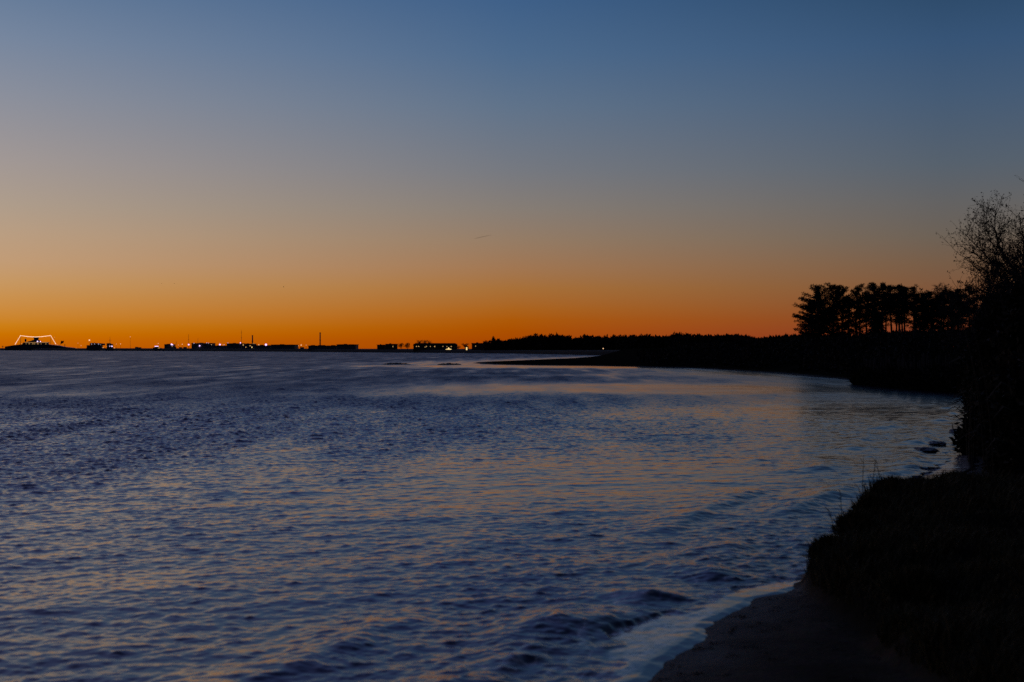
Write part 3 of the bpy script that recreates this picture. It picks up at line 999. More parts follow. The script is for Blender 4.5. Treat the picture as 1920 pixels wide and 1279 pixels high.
# slanted crane
d = fs_d(330) * 1.015 + 12
t = thing('quay_crane', 'slanted dark crane boom beside the round-roofed shed', 'crane', (gx(328.5, d), d, fs_z(328)))
MB().box(-0.9, 0.9, -0.8, 0.8, -0.2, 1.5).build('cab', M['steel'], t)
MB().tube([(0, 0, 1.2), (1.2, 0, 6.6)], [0.28, 0.16], 6).build('boom', M['steel'], t)
# low clutter on the quay, each its own thing
for (px, w, h, lab) in ((255.5, 2.6, 1.3, 'low dark crate on the open quay'), (261, 3.4, 0.9, 'long low dark container next to the crate on the open quay'),
                        (338, 2.4, 1.1, 'small dark crate beneath the warm lamp by the crane'), (346.5, 3.0, 1.3, 'dark container just before the tallest shed'), (566, 2.6, 1.2, 'dark crate in the gap between the warehouses')):
    d = fs_d(px) * 1.015 + 8
    t = thing('quay_container', lab, 'container', (gx(px, d), d, fs_z(px)))
    MB().box(-w / 2, w / 2, 0, 2, -0.2, h).build('shell', M['metal'], t)
    MB().box(-w / 2 - .08, w / 2 + .08, -0.08, 2.08, h, h + 0.12).build('lid', M['steel'], t)

# ------------------------------------------------------------------ the ship with its garland of lights
SD = 1850.0


def sx(px):
    return gx(px, SD)


def sz(py):
    return gz(py, SD)


xm = sx(62)
ship = thing('cruise_ship', 'long dark ship moored on the far shore, outlined by a bright string of lights', 'ship', (xm, SD, 0))
hull_out = [(12, 650), (13, 657.4), (139, 657.4), (140, 652.4), (122, 650.6), (108, 647.6), (96, 646.4), (90, 646.0), (42, 646.0), (30, 647.2)]
hp = [(sx(a) - xm, max(-0.6, sz(b))) for (a, b) in hull_out]
MB().prism(hp, -6.5, 6.5).build('hull', M['hull'], ship)
MB().prism([(sx(a) - xm, sz(b)) for (a, b) in ((43, 646.0), (90, 646.0), (88, 642.6), (46, 642.6))], -5.5, 5.5).build('deckhouse', M['hull'], ship)
bs = MB()
bs.prism([(sx(a) - xm, sz(b)) for (a, b) in ((46, 642.6), (91, 642.6), (90, 641.6), (49, 641.6))], -5.8, 5.8)
bs.build('upper_deck', M['ship_white'], ship)
MB().prism([(sx(a) - xm, sz(b)) for (a, b) in ((52, 641.6), (76, 641.6), (73, 639.0), (71, 637.5), (63, 637.5), (60, 639.2), (55, 640.2))], -4.5, 4.5).build('bridge', M['hull'], ship)
MB().prism([(sx(a) - xm, sz(b)) for (a, b) in ((64, 637.5), (71, 637.5), (72, 632.6), (62.6, 632.6), (64.5, 635))], -2, 2).build('funnel', M['hull'], ship)
MB().ball((sx(47.8) - xm, 0, sz(638)), 1.3, 1.3, 2.1).tube([(sx(47.8) - xm, 0, sz(642)), (sx(47.8) - xm, 0, sz(639))], 0.5).build('radar_dome', M['hull'], ship, None, True)
for px in (38.5, 95):
    MB().tube([(sx(px) - xm, 0, sz(646)), (sx(px) - xm, 0, sz(629.2))], [0.3, 0.16], 6).build('mast', M['steel'], ship)
path = [(28.5, 645.6), (38.5, 629.3), (52, 631.2), (66, 632.0), (80, 631.2), (95, 629.2), (105, 645.6)]
gb = MB()
gp = [Vector((sx(a) - xm, -0.4, sz(b))) for (a, b) in path]
gb.tube(gp, 0.30, 5)
for a, b_ in zip(gp[:-1], gp[1:]):
    n = max(2, int((b_ - a).length / 1.7))
    for q in range(n):
        gb.ball(a.lerp(b_, q / n), 0.42, seg=6, rings=4)
gb.build('string_lights', M['garland'], ship)
for (px, py, w, h, mt) in ((44, 644.6, 1.2, .7, 'win_warm'), (58, 644.8, 1.6, .7, 'win_warm'), (64.5, 644.8, 2.2, .6, 'win_warm'), (68, 644.8, 1.4, .6, 'win_warm'), (74, 644.8, 2.2, .7, 'win_warm'), (89, 644.9, 1.2, .7, 'win_warm'), (80, 644.8, 1.2, .5, 'win_warm'), (52, 644.8, 1.0, .5, 'win_warm')):
    u = sx(px) - xm
    MB().box(u - w / 2, u + w / 2, -6.6, -6.505, sz(py) - h / 2, sz(py) + h / 2).build('cabin_window', M[mt], ship)
for (px, py, rr) in ((73.5, 640.4, 0.85), (79, 640.6, 0.6), (111, 646.8, 0.3)):
    MB().ball((sx(px) - xm, -6.9, sz(py)), rr, seg=8, rings=6).build('deck_lamp', M['deck_light' if rr > .5 else 'lamp_faint'], ship, None, True)
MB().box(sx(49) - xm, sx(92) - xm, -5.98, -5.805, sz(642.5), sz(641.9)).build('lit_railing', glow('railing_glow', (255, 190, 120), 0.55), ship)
st = MB().tube([(sx(112) - xm, 0, sz(648.6)), (sx(115) - xm, 0, sz(638.4))], 0.16, 5).build('flagstaff', M['steel'], ship)
fv = []
fl = MB()
for i in range(7):
    for j in range(4):
        u, v = i / 6, j / 3
        fl.v.append((sx(114.8 + 5.4 * u - 1.4 * v) - xm, 0.5 * math.sin(u * 5), sz(638.6 + 1.2 * u + 6.0 * v * (1 - 0.35 * u) + 0.6 * math.sin(u * 6))))
for i in range(6):
    for j in range(3):
        a = i * 4 + j
        fl.f.append((a, a + 1, a + 5, a + 4))
fo = fl.build('flag', M['cloth'], ship)
sm = fo.modifiers.new('thick', 'SOLIDIFY'); sm.thickness = 0.06
MB().tube([(sx(121.5) - xm, 0, sz(650.5)), (sx(121.5) - xm, 0, sz(645.2))], 0.35, 6).build('bollard_post', M['steel'], ship)

# two-deck ferry
d = fs_d(180) * 0.995
fe = thing('two_deck_ferry', 'boxy dark two-deck ferry with a row of small white windows near the fishing boat', 'ferry', (gx(180, d), d, 0))
q = lambda px, py: (gx(px, d) - gx(180, d), gz(py, d))
MB().prism([q(163, 652.5), q(165, 657.9), q(196, 657.9), q(196.5, 652.5)], -4, 4).build('hull', M['hull'], fe)
MB().prism([q(164, 652.5), q(191, 652.5), q(191, 647.5), q(164, 647.3)], -3.4, 3.4).build('lower_deck', M['hull'], fe)
MB().prism([q(170, 647.3), q(195.3, 647.6), q(195.3, 644.2), q(171, 643.0)], -3.6, 3.6).build('upper_deck', M['hull'], fe)
MB().tube([(q(177, 643)[0], 0, q(177, 643.2)[1]), (q(177, 641)[0], 0, q(177, 641.8)[1])], 0.3).build('funnel', M['steel'], fe)
for (px, py, rr, mt) in ((173.5, 645.2, .32, 'win_white'), (179, 645.2, .32, 'win_white'), (186.5, 645.2, .36, 'win_white'), (190.5, 646.4, .2, 'win_white'), (194.8, 652.3, .42, 'lamp_warm')):
    a = q(px, py)
    MB().box(a[0] - rr, a[0] + rr, -3.75, -3.603, a[1] - rr, a[1] + rr).build('cabin_window', M[mt], fe)

# fishing boat
d = fs_d(206) * 0.99
fbt = thing('fishing_boat', 'small fishing boat with a tall thin mast and a glaring white deck light', 'boat', (gx(206, d), d, 0))
q = lambda px, py: (gx(px, d) - gx(206, d), gz(py, d))
MB().prism([q(197, 653.3), q(199, 658), q(217, 658), q(218.5, 652.8), q(213, 653.6)], -2.2, 2.2).build('hull', M['hull'], fbt)
MB().prism([q(200.5, 653.4), q(211.5, 653.4), q(211.5, 645.2), q(208, 645.0), q(207, 643.6), q(200.5, 643.6)], -1.5, 1.5).build('wheelhouse', M['hull'], fbt)
mo = MB()
mo.tube([(q(206, 643)[0], 0, q(206, 645)[1]), (q(206.2, 631.8)[0], 0, q(206, 631.8)[1])], [0.24, 0.1], 5)
mo.tube([(q(204, 638.5)[0], 0, q(204, 638.5)[1]), (q(208.5, 638.5)[0], 0, q(204, 638.5)[1])], 0.1, 4)
mo.build('mast', M['steel'], fbt)
for (px, py, rr, mt) in ((207, 649.2, .4, 'deck_light'), (211, 649.4, .7, 'deck_light'), (201, 649.5, .3, 'win_warm'), (215.5, 652.4, .35, 'lamp_warm')):
    a = q(px, py)
    MB().ball((a[0], -2.3, a[1]), rr, seg=8, rings=6).build('deck_lamp', M[mt], fbt, None, True)

# small lit motor boat
d = fs_d(294) * 0.99
bt = thing('motor_boat', 'small motor boat with a glowing violet-white cabin next to the round-roofed shed', 'boat', (gx(294, d), d, 0))
q = lambda px, py: (gx(px, d) - gx(294, d), gz(py, d))
MB().prism([q(287, 651.6), q(288.5, 658.2), q(299, 658.2), q(303, 653), q(299, 651.8)], -1.6, 1.6).build('hull', M['hull'], bt)
MB().prism([q(290, 651.6), q(298.5, 651.7), q(297, 649.4), q(291, 649.2)], -1.2, 1.2).build('cabin', M['steel'], bt)
a, b_ = q(290.6, 650.0), q(297.6, 648.8)
MB().box(a[0], b_[0], -1.35, -1.203, a[1], b_[1]).build('cabin_window', M['deck_light'], bt)
a = q(299, 652.6)
MB().box(a[0] - 1.2, a[0] + 1.0, -1.75, -1.603, a[1] - .2, a[1] + .25).build('deck_strip', M['win_warm'], bt)
a = q(296.6, 644.8)
MB().tube([(a[0], 0, q(0, 649.5)[1]), (a[0], 0, a[1])], 0.07, 4).build('mast', M['steel'], bt)
MB().ball((a[0], 0, a[1] + 0.2), 0.32, seg=8, rings=6).build('masthead_lamp', M['lamp_warm'], bt, None, True)

# ------------------------------------------------------------------ palisade along the far side of the cove
pal = thing('timber_palisade', 'row of upright weathered timber posts holding up the bank across the cove', 'palisade')
rnd = random.Random(3)
n = 46
for i in range(n):
    t = i / (n - 1)
    x, y = 21.75 + 0.6 * (1 - t) + rnd.uniform(-.04, .04), 71.5 + t * 16.5
    hgt = (1.72 if i % 9 else 1.4) + rnd.uniform(-0.3, 0.2)
    rr = rnd.uniform(0.10, 0.14)
    lx = rnd.uniform(-.05, .05)
    MB().tube([(x, y, -0.6), (x + lx, y, hgt)], [rr, rr * 0.92], 8).build('post', M['timber'], pal, None, True)
rl = MB()
for z in (0.55, 1.35):
    rl.tube([(22.52, 71.3, z), (21.92, 88.2, z)], 0.08, 5)
rl.build('rail', M['timber'], pal)

rs = np.random.RandomState(44)
C = []
for q in range(1500):
    t = rs.rand()
    y = 70.5 + 18.5 * t
    x = np.interp(y, [70, 88, 92, 98], [22.35, 21.5, 22.9, 24.4]) + rs.uniform(-0.35, 0.5)
    hm = 0.35 + 1.5 * float(fbm(np.array(y * 0.5), np.array(3.3))) ** 1.6
    C.append((x, y, hm * rs.rand() ** 1.3))
V = spikes(rs, C, 0.22, 16, 0.34, 0.035, 0.7)
tag(soup('scrub', V, quads(V), M['thicket']), 'dark scrub and reeds growing along the foot of the timber palisade', 'scrub', kind='stuff')

# ------------------------------------------------------------------ shrubs, bare tree and reeds on the near bank
def branchy(seed, base, stems, levels, spread, twig_leaf=0.0):
    """recursive bare shrub: returns limb mesh, twig mesh and twig tips"""
    rnd = random.Random(seed)
    limbs, twigs, tips = MB(), MB(), []

    def grow(p, dirv, L, rad, lev):
        pts, rads = [p], [rad]
        nseg = 4
        dv = dirv.copy()
        for k in range(nseg):
            dv = (dv + Vector((rnd.gauss(0, .16), rnd.gauss(0, .16), rnd.gauss(0.03, .12)))).normalized()
            pts.append(pts[-1] + dv * L / nseg)
            rads.append(rad * (1 - 0.5 * (k + 1) / nseg))
        (limbs if rad > 0.011 else twigs).tube(pts, rads, 5 if rad > 0.011 else 3)
        if lev == 0:
            tips.append(pts[-1]); tips.append(pts[2])
            return
        nb = rnd.randint(6, 8) if lev >= 2 else rnd.randint(4, 6)
        for k in range(nb):
            f = 0.3 + 0.7 * (k + rnd.random() * 0.6) / nb
            i = min(nseg - 1, int(f * nseg))
            q = pts[i].lerp(pts[i + 1], min(1, f * nseg - i))
            ax = Vector((rnd.gauss(0, 1), rnd.gauss(0, 1), rnd.gauss(0.25, .6))).normalized()
            nd = (dv * (1 - spread) + ax * spread * 1.25).normalized()
            grow(q, nd, L * rnd.uniform(0.45, 0.66), max(0.0035, rad * 0.46), lev - 1)

    for (dx, dy, dz, L, rad) in stems:
        grow(Vector(base), Vector((dx, dy, dz)).normalized(), L, rad, levels)
    return limbs, twigs, tips


def bare_shrub(name, loc, stems, seed, label, levels=3, spread=0.52, leaves=2):
    root = thing(name, label, 'tree', loc)
    limbs, twigs, tips = branchy(seed, (0, 0, 0), stems, levels, spread)
    limbs.build('trunk', M['bark'], root)
    twigs.build('twigs', M['twig'], root)
    rs = np.random.RandomState(seed)
    V = spikes(rs, np.array([tuple(t) for t in tips]), 0.04, leaves, 0.055, 0.012, 0.0)
    soup('leaves', V, quads(V), M['twig'], root)
    return root


d = 33.0
bx = gx(1972, d)
bare_shrub('bare_tree', (bx, d, ground_at(bx, d) - 0.1), [(-0.32, 0, 1, 2.35, 0.07), (-0.24, 0.25, 1, 2.7, 0.07), (-0.12, -0.2, 1, 3.0, 0.08), (0.1, 0.1, 1, 3.3, 0.08), (0.25, -0.1, 1, 3.2, 0.07), (-0.42, 0.1, 1, 2.1, 0.05), (-0.28, -0.1, 1, 2.7, .05)], 42,
           'leafless fine-twigged tree leaning out against the sky above the dark bushes', 4, 0.5).scale = (1, 1, 1.07)
d = 36.0
bx = gx(2035, d)
bare_shrub('bare_tree', (bx, d, ground_at(bx, d) - 0.1), [(-0.2, 0, 1, 3.6, 0.09), (-0.05, 0.2, 1, 4.0, 0.09), (-0.2, 0.1, 1, 3.2, 0.06), (0.2, 0, 1, 4.2, .08)], 7,
           'taller leafless tree at the picture edge, only its outer twigs showing', 4, 0.5, 1)


def bush(loc, rx, ry, hgt, seed, label, n=620, leafm='leaf', ln=0.13, crad=0.19, up=0.15):
    rs = np.random.RandomState(seed)
    rnd = random.Random(seed)
    root = thing('bush', label, 'bush', loc)
    st = MB()
    for k in range(16):
        a = rnd.uniform(0, 2 * PI)
        q = rnd.uniform(0.3, 0.85)
        st.tube([(0.1 * math.cos(a), 0.1 * math.sin(a), -0.1), (rx * q * .5 * math.cos(a), ry * q * .5 * math.sin(a), hgt * .45), (rx * q * math.cos(a), ry * q * math.sin(a), hgt * rnd.uniform(.75, 1.05))], [0.03, 0.02, 0.005], 4)
    st.build('stems', M['bark'], root)
    C = []
    for q in range(n):
        a = rs.rand() * 2 * PI
        t = rs.rand()
        pr = (0.62 + 0.5 * math.sin(PI * min(1, t * 0.9 + 0.12))) * (1 if t < 0.6 else math.sqrt(max(0.02, 1 - ((t - 0.6) / 0.4) ** 2)))
        lump = 0.85 + 0.3 * math.sin(3 * a + seed) * math.sin(5 * t + seed)
        rr = rs.rand() ** 0.45 * pr * lump
        C.append((math.cos(a) * rr * rx, math.sin(a) * rr * ry, t * hgt * (0.9 + 0.16 * rs.rand())))
    V = spikes(rs, C, crad, 26, ln, ln * (0.24 if crad > 0.1 else 0.06), up)
    soup('foliage', V, quads(V), M[leafm], root)
    return root


def bush_at(px, d, rx, ry, hgt, seed, label, n=620):
    x = gx(px, d)
    return bush((x, d, ground_at(x, d) - 0.05), rx, ry, hgt, seed, label, n)


bush_at(1888, 30.0, 0.72, 0.9, 3.15, 1, 'tall dark bush at the waterside, the one that meets the open water', 900)
bush_at(1862, 33.5, 0.55, 0.9, 3.25, 2, 'dark bush half behind the waterside bush, carrying the bare branches above it', 700)
bush_at(1935, 27.0, 0.85, 0.9, 3.1, 3, 'broad dark bush next to the tall waterside bush on its landward side', 900)
bush_at(1915, 22.5, 0.50, 0.6, 1.9, 4, 'lower dark bush in front of the broad one, above the grassy bank', 500)
bush_at(1990, 20.0, 0.8, 0.7, 2.3, 5, 'dark bush cut by the picture edge beside the grassy bank', 500)
bush_at(1836, 29.5, 0.26, 0.35, 0.75, 6, 'small black bush at the very edge of the water below the tall bush', 260)
for (px, d, rx, hh, sd, lab) in (
    (1556, 13.35, 0.20, 0.22, 21, 'lowest rounded shaggy tussock, where the grassy bank meets the sand'),
    (1604, 14.7, 0.24, 0.30, 22, 'second rounded tussock up the edge of the grassy bank from the sand'),
    (1634, 15.9, 0.24, 0.27, 23, 'rounded tussock below the tallest dry stalk on the grassy bank'),
    (1675, 17.3, 0.30, 0.20, 24, 'broad flat tussock on the bank crest behind the bent dry stalk'),
    (1725, 17.9, 0.36, 0.16, 25, 'widest low tussock along the level crest of the grassy bank'),
    (1795, 18.4, 0.34, 0.18, 26, 'low tussock at the end of the bank crest toward the dark bushes'),
    (1625, 12.2, 0.26, 0.20, 27, 'dark tussock on the near face of the bank just above the sand'),
    (1715, 11.0, 0.26, 0.22, 28, 'shaggy tussock overhanging the sand lower down the near bank'),
):
    x = gx(px, d)
    b_ = bush((x, d, ground_at(x, d) - 0.04), rx * 0.75, rx * 0.75, hh * 0.55, sd, lab, 150, 'grass', 0.11, 0.05, 0.9)
    b_.name = 'tussock'
    b_['category'] = 'tussock'
    b_['group'] = 'tussocks on the grassy bank'
bush_at(1965, 31.0, 1.0, 1.0, 3.4, 8, 'dark bush at the back filling the space under the taller leafless tree', 700)


def reed(loc, Ht, lean, seed, label, plume=True, group='reeds beside the bushes', mt='straw'):
    rnd = random.Random(seed)
    root = thing('reed', label, 'reed', loc, 0, group)
    pts = []
    for k in range(9):
        t = k / 8
        pts.append(Vector((lean * t ** 2.2, rnd.uniform(-.01, .01), Ht * (t - 0.10 * abs(lean) * t ** 3))))
    MB().tube(pts, [0.007 * (1 - 0.6 * k / 8) for k in range(9)], 4).build('stem', M[mt], root)
    if plume:
        rs = np.random.RandomState(seed)
        top, dv = pts[-1], (pts[-1] - pts[-2]).normalized()
        C = []
        sgn = -1 if lean < 0 else 1
        for k in range(26):
            f = k / 25
            c = top + dv * (0.30 * f - 0.04) + Vector((sgn * 0.16 * f * f, 0, -0.10 * f * f))
            C.append((c.x + rs.randn() * .012, c.y + rs.randn() * .012, c.z + rs.randn() * .012 - 0.02))
        V = spikes(rs, C, 0.02, 12, 0.09, 0.006, -0.5)
        soup('plume', V, quads(V), M['twig'], root)
    lf = MB()
    for k in range(3):
        t = rnd.uniform(0.3, 0.75)
        i = int(t * 8)
        p = pts[i]
        a = rnd.choice((-1, 1)) * rnd.uniform(0.25, 0.45)
        n0 = len(lf.v)
        lf.v += [(p.x, p.y, p.z), (p.x + a * .5, p.y + .012, p.z + 0.22), (p.x + a, p.y, p.z + 0.12), (p.x + a * .5, p.y - .012, p.z + 0.20)]
        lf.f.append((n0, n0 + 1, n0 + 2, n0 + 3))
    lf.build('leaf', M[mt], root)
    return root


for (px, d, Ht, lean, sd, lab) in (
    (1846, 19.5, 3.02, -0.40, 1, 'tallest reed, its feathery plume drooping out against the orange sky'),
    (1852, 20.5, 2.78, -0.42, 2, 'second reed whose plume hangs just under the tallest one'),
    (1862, 19.0, 2.62, -0.36, 3, 'reed with a low plume lying over the top of the dark bushes'),
    (1822, 26.0, 1.8, -0.08, 4, 'upright reed standing at the water edge of the tall bush'),
    (1818, 27.5, 1.45, 0.05, 5, 'short reed at the water edge beside the upright one'),
):
    x = gx(px, d)
    reed((x, d, ground_at(x, d) - 0.05), Ht, lean, sd, lab, sd < 4)

rnd = random.Random(17)
first = None
for k in range(14):
    px, d = rnd.uniform(1806, 1834), rnd.uniform(27.0, 31.0)
    x = gx(px, d)
    hs = rnd.uniform(0.7, 1.25)
    loc = (x, d, ground_at(x, d) - 0.05)
    if first is None:
        first = reed(loc, 1.7, -0.10, 77, 'thin upright reed stem in the fringe along the tall bush at the water', False, 'reed fringe along the tall bush')
        first.scale = (1, 1, hs)
    else:
        copy_tree(first, loc, rnd.uniform(-0.8, 0.8) + rnd.choice((0, PI)), (1, 1, hs))

# weed washed up along the beach
rs = np.random.RandomState(66)
wy = rs.uniform(7.0, 13.0, 110)
sx_ = np.interp(wy, SH[:15, 1], SH[:15, 0])
wx = sx_ + np.abs(rs.randn(110)) * 0.3 + 0.16 + 1.2 * (rs.rand(110) < 0.35) * rs.rand(110)
ok = wx < 2.6
wx, wy = wx[ok], wy[ok]
C = np.stack([wx, wy, land_z(wx, wy) + 0.004], 1)
V = spikes(rs, C, 0.03, 9, 0.05, 0.009, 0.0, 0.1)
zb_ = land_z(V[:, 0], V[:, 1])
V[:, 2] = zb_ + 0.004 + 0.2 * np.clip(V[:, 2] - zb_, 0, 0.06)
V[:, 2] = np.maximum(V[:, 2], land_z(V[:, 0], V[:, 1]) + 0.003)
tag(soup('washed_up_weed', V, quads(V), M['leaf']), 'dark scraps of weed scattered along the wet edge of the beach', 'weed', kind='stuff')

# tall weeds on the grassy bank
for (px, d, Ht, lean, sd, lab) in (
    (1616, 17.0, 0.62, 0.02, 11, 'tallest thin dry stalk rising from the grassy bank against the water'),
    (1634, 17.3, 0.46, 0.05, 12, 'shorter dry stalk close to the tallest one on the grassy bank'),
    (1652, 17.6, 0.40, -0.06, 13, 'bent dry stalk after the two straight ones on the bank crest'),
    (1580, 15.3, 0.46, -0.03, 14, 'forked dry stalk on the shoulder of the grassy bank'),
    (1568, 14.9, 0.34, -0.07, 15, 'small leaning dry stalk lowest on the shoulder of the grassy bank'),
):
    x = gx(px, d)
    root = thing('dry_stalk', lab, 'plant', (x, d, max(0.15, ground_at(x, d))), 0, 'dry stalks on the grassy bank')
    rnd = random.Random(sd)
    MB().tube([(0, 0, -0.1), (lean * .4, 0, Ht * .5), (lean, 0, Ht)], [0.006, 0.004, 0.002], 4).build('stem', M['twig'], root)
    tw = MB()
    for k in range(7):
        t = rnd.uniform(0.35, 1)
        a = rnd.uniform(-1, 1) * 0.05
        tw.tube([(lean * t, 0, Ht * t), (lean * t + a, rnd.uniform(-.03, .03), Ht * t + abs(a) * 0.9 + .01)], [0.0025, 0.004], 3)
    tw.build('side_shoots', M['twig'], root)

# grass on the bank
rs = np.random.RandomState(31)
N = 130000
gy = rs.uniform(6.5, 20.5, N)
gx_ = 2.5 + rs.rand(N) ** 1.3 * (1.5 + gy * 0.28)
s_ = sdist(gx_, gy)
zz = land_z(gx_, gy)
tuft = fbm(gx_ * 2.4, gy * 2.4, 3)
ok = (s_ > -0.02) & (gx_ > 2.6 + 0.25 * (fbm(gy * 1.3, gy * 0.2) - 0.5)) & (rs.rand(N) < 0.35 + 0.9 * tuft) & (zz > 0.12)
gx_, gy, zz, tuft = gx_[ok], gy[ok], zz[ok], tuft[ok]
n = len(gx_)
L = (0.05 + 0.42 * np.clip(tuft - 0.25, 0, 1) * rs.rand(n) ** 1.4) * (0.7 + 0.6 * rs.rand(n))
a = rs.rand(n) * 2 * PI
bend = L * rs.uniform(0.2, 1.0, n)
wd = 0.004 + 0.004 * rs.rand(n)
ux, uy = np.cos(a), np.sin(a)
p0 = np.stack([gx_, gy, zz - 0.02], 1)
side = np.stack([-uy, ux, np.zeros(n)], 1) * wd[:, None]
mid = p0 + np.stack([ux * bend * .35, uy * bend * .35, L * .65], 1)
tip = p0 + np.stack([ux * bend, uy * bend, L], 1)
V = np.stack([p0 - side, p0 + side, mid + side * .7, mid - side * .7], 1)
V2 = np.stack([mid - side * .7, mid + side * .7, tip, tip], 1)
V2[:, 3] = tip + side * .05
V = np.concatenate([V.reshape(-1, 3), V2.reshape(-1, 3)])
tag(soup('grass', V, quads(V), M['grass']), 'dark rough grass covering the bank beside the beach', 'grass', kind='stuff')

# rocks, driftwood and stake
def rock(loc, rx, ry, rz, seed, label):
    rnd = random.Random(seed)
    o = MB().ball((0, 0, 0), rx, ry, rz, 12, 7, 0.24, rnd).ball((rx * 0.9, 0.1, -0.02), rx * 0.5, ry * 0.5, rz * 0.7, 10, 6, 0.24, rnd).ball((-rx * 0.8, -0.1, -0.02), rx * 0.4, ry * 0.5, rz * 0.6, 10, 6, 0.24, rnd).build('rock', M['rock'], None, loc)
    tag(o, label, 'rock', 'rocks in the shallows')


for (px, py, rx, ry, rz, sd, lab) in ((1735, 846, 0.22, 0.35, 0.065, 1, 'larger dark rock awash near the waterside bush'),
                                      (1757, 833, 0.17, 0.35, 0.05, 2, 'smaller dark rock just beyond the larger one in the shallows'),
                                      (1793, 811, 0.16, 0.3, 0.07, 3, 'small flat dark rock close in under the waterside bush')):
    x, d = shore(px, py)
    rock((x, d, 0.02), rx, ry, rz, sd, lab)
x, d = shore(1797, 826)
o = MB().tube([(0.06, 0, -0.1), (-0.05, 0, 0.12), (-0.13, 0.02, 0.30), (-0.15, 0.02, 0.42)], [0.022, 0.018, 0.012, 0.006], 6).build('driftwood_branch', M['bark'], None, (x, d, 0), True)
tag(o, 'curved dark branch sticking up out of the shallows beside the bush', 'branch')
d = 21.5
x = gx(1853, d)
o = MB().tube([(0, 0, -0.1), (0.005, 0, 0.16), (-0.004, 0, 0.26)], [0.022, 0.02, 0.012], 6).build('broken_stalk', M['pale_straw'], None, (x, d, ground_at(x, d)), True)
tag(o, 'short pale broken stalk standing at the foot of the dark bushes', 'stalk')

# ------------------------------------------------------------------ birds and the vapour trail
def bird(px, py, d, span, seed, label):
    s = span
    v = [(0, -.18 * s, 0), (.04 * s, 0, .03 * s), (-.04 * s, 0, .03 * s), (0, .2 * s, 0), (0, 0, -.05 * s),
         (.26 * s, .02 * s, .11 * s), (.5 * s, .1 * s, .04 * s), (.24 * s, .1 * s, .10 * s), (-.26 * s, .02 * s, .11 * s), (-.5 * s, .1 * s, .04 * s), (-.24 * s, .1 * s, .10 * s)]
    f = [(0, 1, 2), (1, 3, 2), (0, 4, 1), (0, 2, 4), (4, 3, 1), (4, 2, 3), (1, 5, 7, 3), (5, 6, 7), (2, 3, 10, 8), (8, 10, 9)]
    mb = MB(); mb.v, mb.f = v, f
    o = mb.build('gull', M['feather'], None, (gx(px, d), d, gz(py, d)))
    o.rotation_euler = (0.1, 0.2 * seed, 0.6 * seed)
    tag(o, label, 'bird', 'gulls far off over the harbour')


bird(303, 532, 420, 0.85, 1, 'tiny gull flying in the clear sky above the quay, first of the close pair')
bird(327, 532, 430, 0.8, 2, 'tiny gull flying beside another at the same height above the quay')
bird(532, 538, 420, 0.9, 3, 'lone tiny gull in the sky between the two chimneys')

d = 20000.0
m, nt, b = new_mat('vapour')
b.inputs['Base Color'].default_value = (0.05, 0.04, 0.04, 1)
b.inputs['Roughness'].default_value = 1.0
b.inputs['Alpha'].default_value = 0.13
pts = [(gx(p, d), d, gz(q_, d)) for (p, q_) in ((889, 447.4), (896, 446), (905, 444), (914, 442.2), (922, 440.4))]
o = MB().tube(pts, [2, 7, 7, 5, 1], 8).build('vapour_trail', m, None, None, True)
tag(o, 'short thin dark vapour trail high in the evening sky', 'vapour trail')

# ------------------------------------------------------------------ sky: dusk glow low in the picture's sunset direction
wld = bpy.data.worlds.new('World')
scene.world = wld
wld.use_nodes = True
nt = wld.node_tree
nt.nodes.clear()
N_ = nt.nodes.new
tc = N_('ShaderNodeTexCoord')
sp = N_('ShaderNodeSeparateXYZ')
nt.links.new(tc.outputs['Generated'], sp.inputs[0])


def math_(op, a, b=None, clamp=False):
    n_ = N_('ShaderNodeMath'); n_.operation = op; n_.use_clamp = clamp
    for i_, v_ in enumerate((a, b)):
        if v_ is None:
            continue
        if isinstance(v_, (int, float)):
            n_.inputs[i_].default_value = v_
        else:
            nt.links.new(v_, n_.inputs[i_])
    return n_.outputs[0]


el = math_('ARCSINE', sp.outputs['Z'])
tt = math_('POWER', math_('MAXIMUM', math_('DIVIDE', el, PI / 2), 0.0), 0.5, True)
az = math_('ARCTAN2', sp.outputs['X'], sp.outputs['Y'])


def ramp(stops):
    n_ = N_('ShaderNodeValToRGB')
    e = n_.color_ramp.elements
    stops = sorted(stops)
    while len(e) < len(stops):
        e.new(0.5)
    for k_, (deg, c) in enumerate(stops):
        e[k_].position = math.sqrt(max(0, deg) / 90.0)
        e[k_].color = (*lin(c), 1)
    nt.links.new(tt, n_.inputs[0])
    return n_.outputs[0]


def er(py):
    return math.degrees(math.atan((HOR - py) / FPX))


rowsL = [(654, (194, 90, 0)), (640, (200, 103, 0)), (628, (203, 114, 0)), (612, (205, 127, 22)), (590, (205, 137, 55)), (560, (202, 146, 80)), (535, (199, 152, 98)), (500, (194, 156, 118)), (450, (186, 158, 130)),
         (400, (175, 157, 139)), (320, (161, 152, 149)), (200, (138, 143, 156)), (100, (118, 134, 158)), (0, (97, 121, 152))]
rowsC = [(654, (160, 66, 0)), (640, (166, 69, 2)), (620, (171, 79, 0)), (600, (173, 89, 8)), (580, (172, 99, 28)), (540, (168, 112, 56)), (500, (161, 119, 83)), (450, (149, 124, 101)), (390, (134, 125, 117)), (320, (118, 121, 128)),
         (200, (96, 115, 138)), (100, (77, 106, 140)), (0, (63, 96, 136))]
rowsR = [(654, (128, 52, 38)), (630, (132, 60, 40)), (600, (131, 70, 42)), (540, (124, 86, 60)), (500, (118, 92, 71)), (450, (108, 97, 86)), (390, (99, 98, 98)), (320, (86, 97, 109)), (200, (69, 91, 117)), (100, (55, 84, 118)), (0, (44, 73, 104))]
hiL = [(20, (104, 119, 164)), (30, (100, 109, 164)), (45, (74, 82, 136)), (90, (16, 30, 56))]
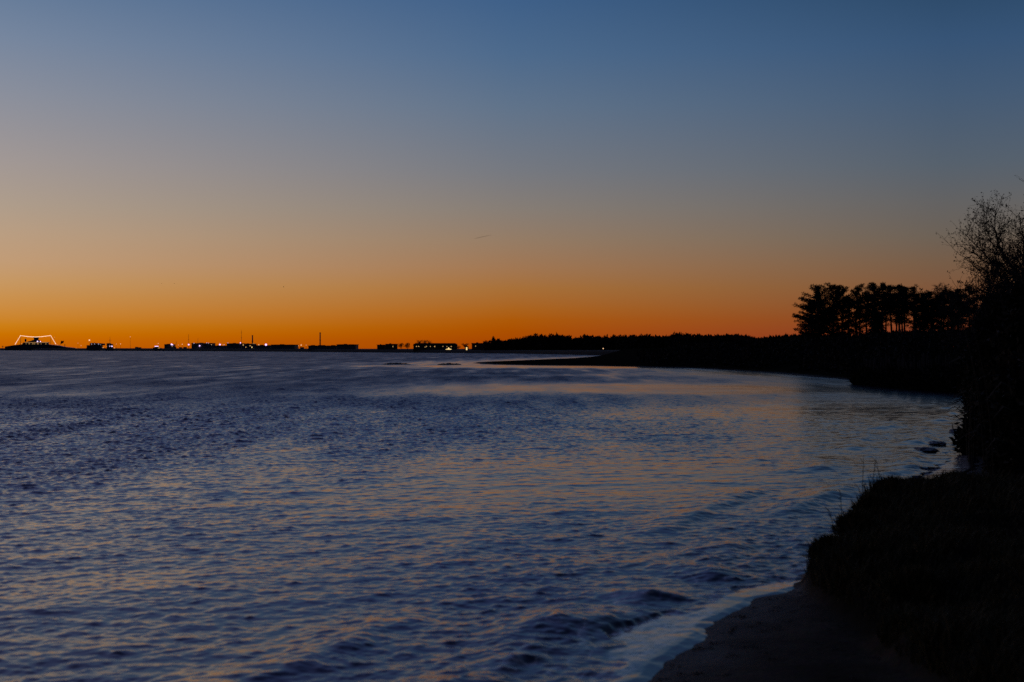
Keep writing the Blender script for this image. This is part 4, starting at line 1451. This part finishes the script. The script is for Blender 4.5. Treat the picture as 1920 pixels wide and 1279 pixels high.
hiC = [(20, (76, 98, 150)), (30, (74, 91, 150)), (45, (58, 66, 118)), (90, (16, 30, 56))]
hiR = [(20, (46, 68, 102)), (30, (46, 64, 100)), (45, (32, 46, 80)), (90, (16, 30, 56))]
cL = ramp([(er(a), c) for a, c in rowsL] + hiL)
cC = ramp([(er(a), c) for a, c in rowsC] + hiC)
cR = ramp([(er(a), c) for a, c in rowsR] + hiR)
cB = ramp([(0, (34, 34, 48)), (8, (44, 44, 62)), (20, (34, 42, 64)), (45, (20, 33, 58)), (90, (16, 30, 56))])


def mixc(f, a, b):
    n_ = N_('ShaderNodeMix'); n_.data_type = 'RGBA'
    nt.links.new(f, n_.inputs[0]); nt.links.new(a, n_.inputs[6]); nt.links.new(b, n_.inputs[7])
    return n_.outputs[2]


def rng(v, a, b, smooth=False):
    n_ = N_('ShaderNodeMapRange'); n_.inputs[1].default_value = a; n_.inputs[2].default_value = b
    n_.interpolation_type = 'SMOOTHSTEP' if smooth else 'LINEAR'
    nt.links.new(v, n_.inputs[0])
    return n_.outputs[0]


c = mixc(rng(az, -0.345, 0.0), cL, cC)
c = mixc(rng(az, 0.0, 0.295), c, cR)
aa = math_('ABSOLUTE', math_('ADD', az, 0.25))
c = mixc(rng(aa, 0.7, 2.0, True), c, cB)
bg = N_('ShaderNodeBackground')
bg.inputs['Strength'].default_value = 1.0
nt.links.new(c, bg.inputs['Color'])
wo = N_('ShaderNodeOutputWorld')
nt.links.new(bg.outputs[0], wo.inputs['Surface'])

# the sun is already under the horizon: only a trace of warm glow is left of it
sl = bpy.data.lights.new('sun', 'SUN')
sl.energy = 0.008
sl.angle = math.radians(25)
sl.color = (1.0, 0.72, 0.45)
so = bpy.data.objects.new('sun', sl)
col.objects.link(so)
so.rotation_euler = Vector((math.sin(-0.42), math.cos(-0.42), 0.03)).to_track_quat('Z', 'Y').to_euler()

# ------------------------------------------------------------------ camera
cam = bpy.data.cameras.new('camera')
cam.lens = 50
cam.sensor_width = 36
cam.clip_start = 0.1
cam.clip_end = 60000
cam.dof.use_dof = True
cam.dof.focus_distance = 95
cam.dof.aperture_fstop = 2.4
co = bpy.data.objects.new('camera', cam)
col.objects.link(co)
co.location = (0, 0, EYE)
co.rotation_euler = (PI / 2 + math.atan((HOR - 639.5) / FPX), 0, 0)
scene.camera = co

vs = scene.view_settings
vs.view_transform = 'Standard'
vs.look = 'None'
vs.exposure = 0
vs.gamma = 1
scene.cycles.use_denoising = False
scene.cycles.max_bounces = 6
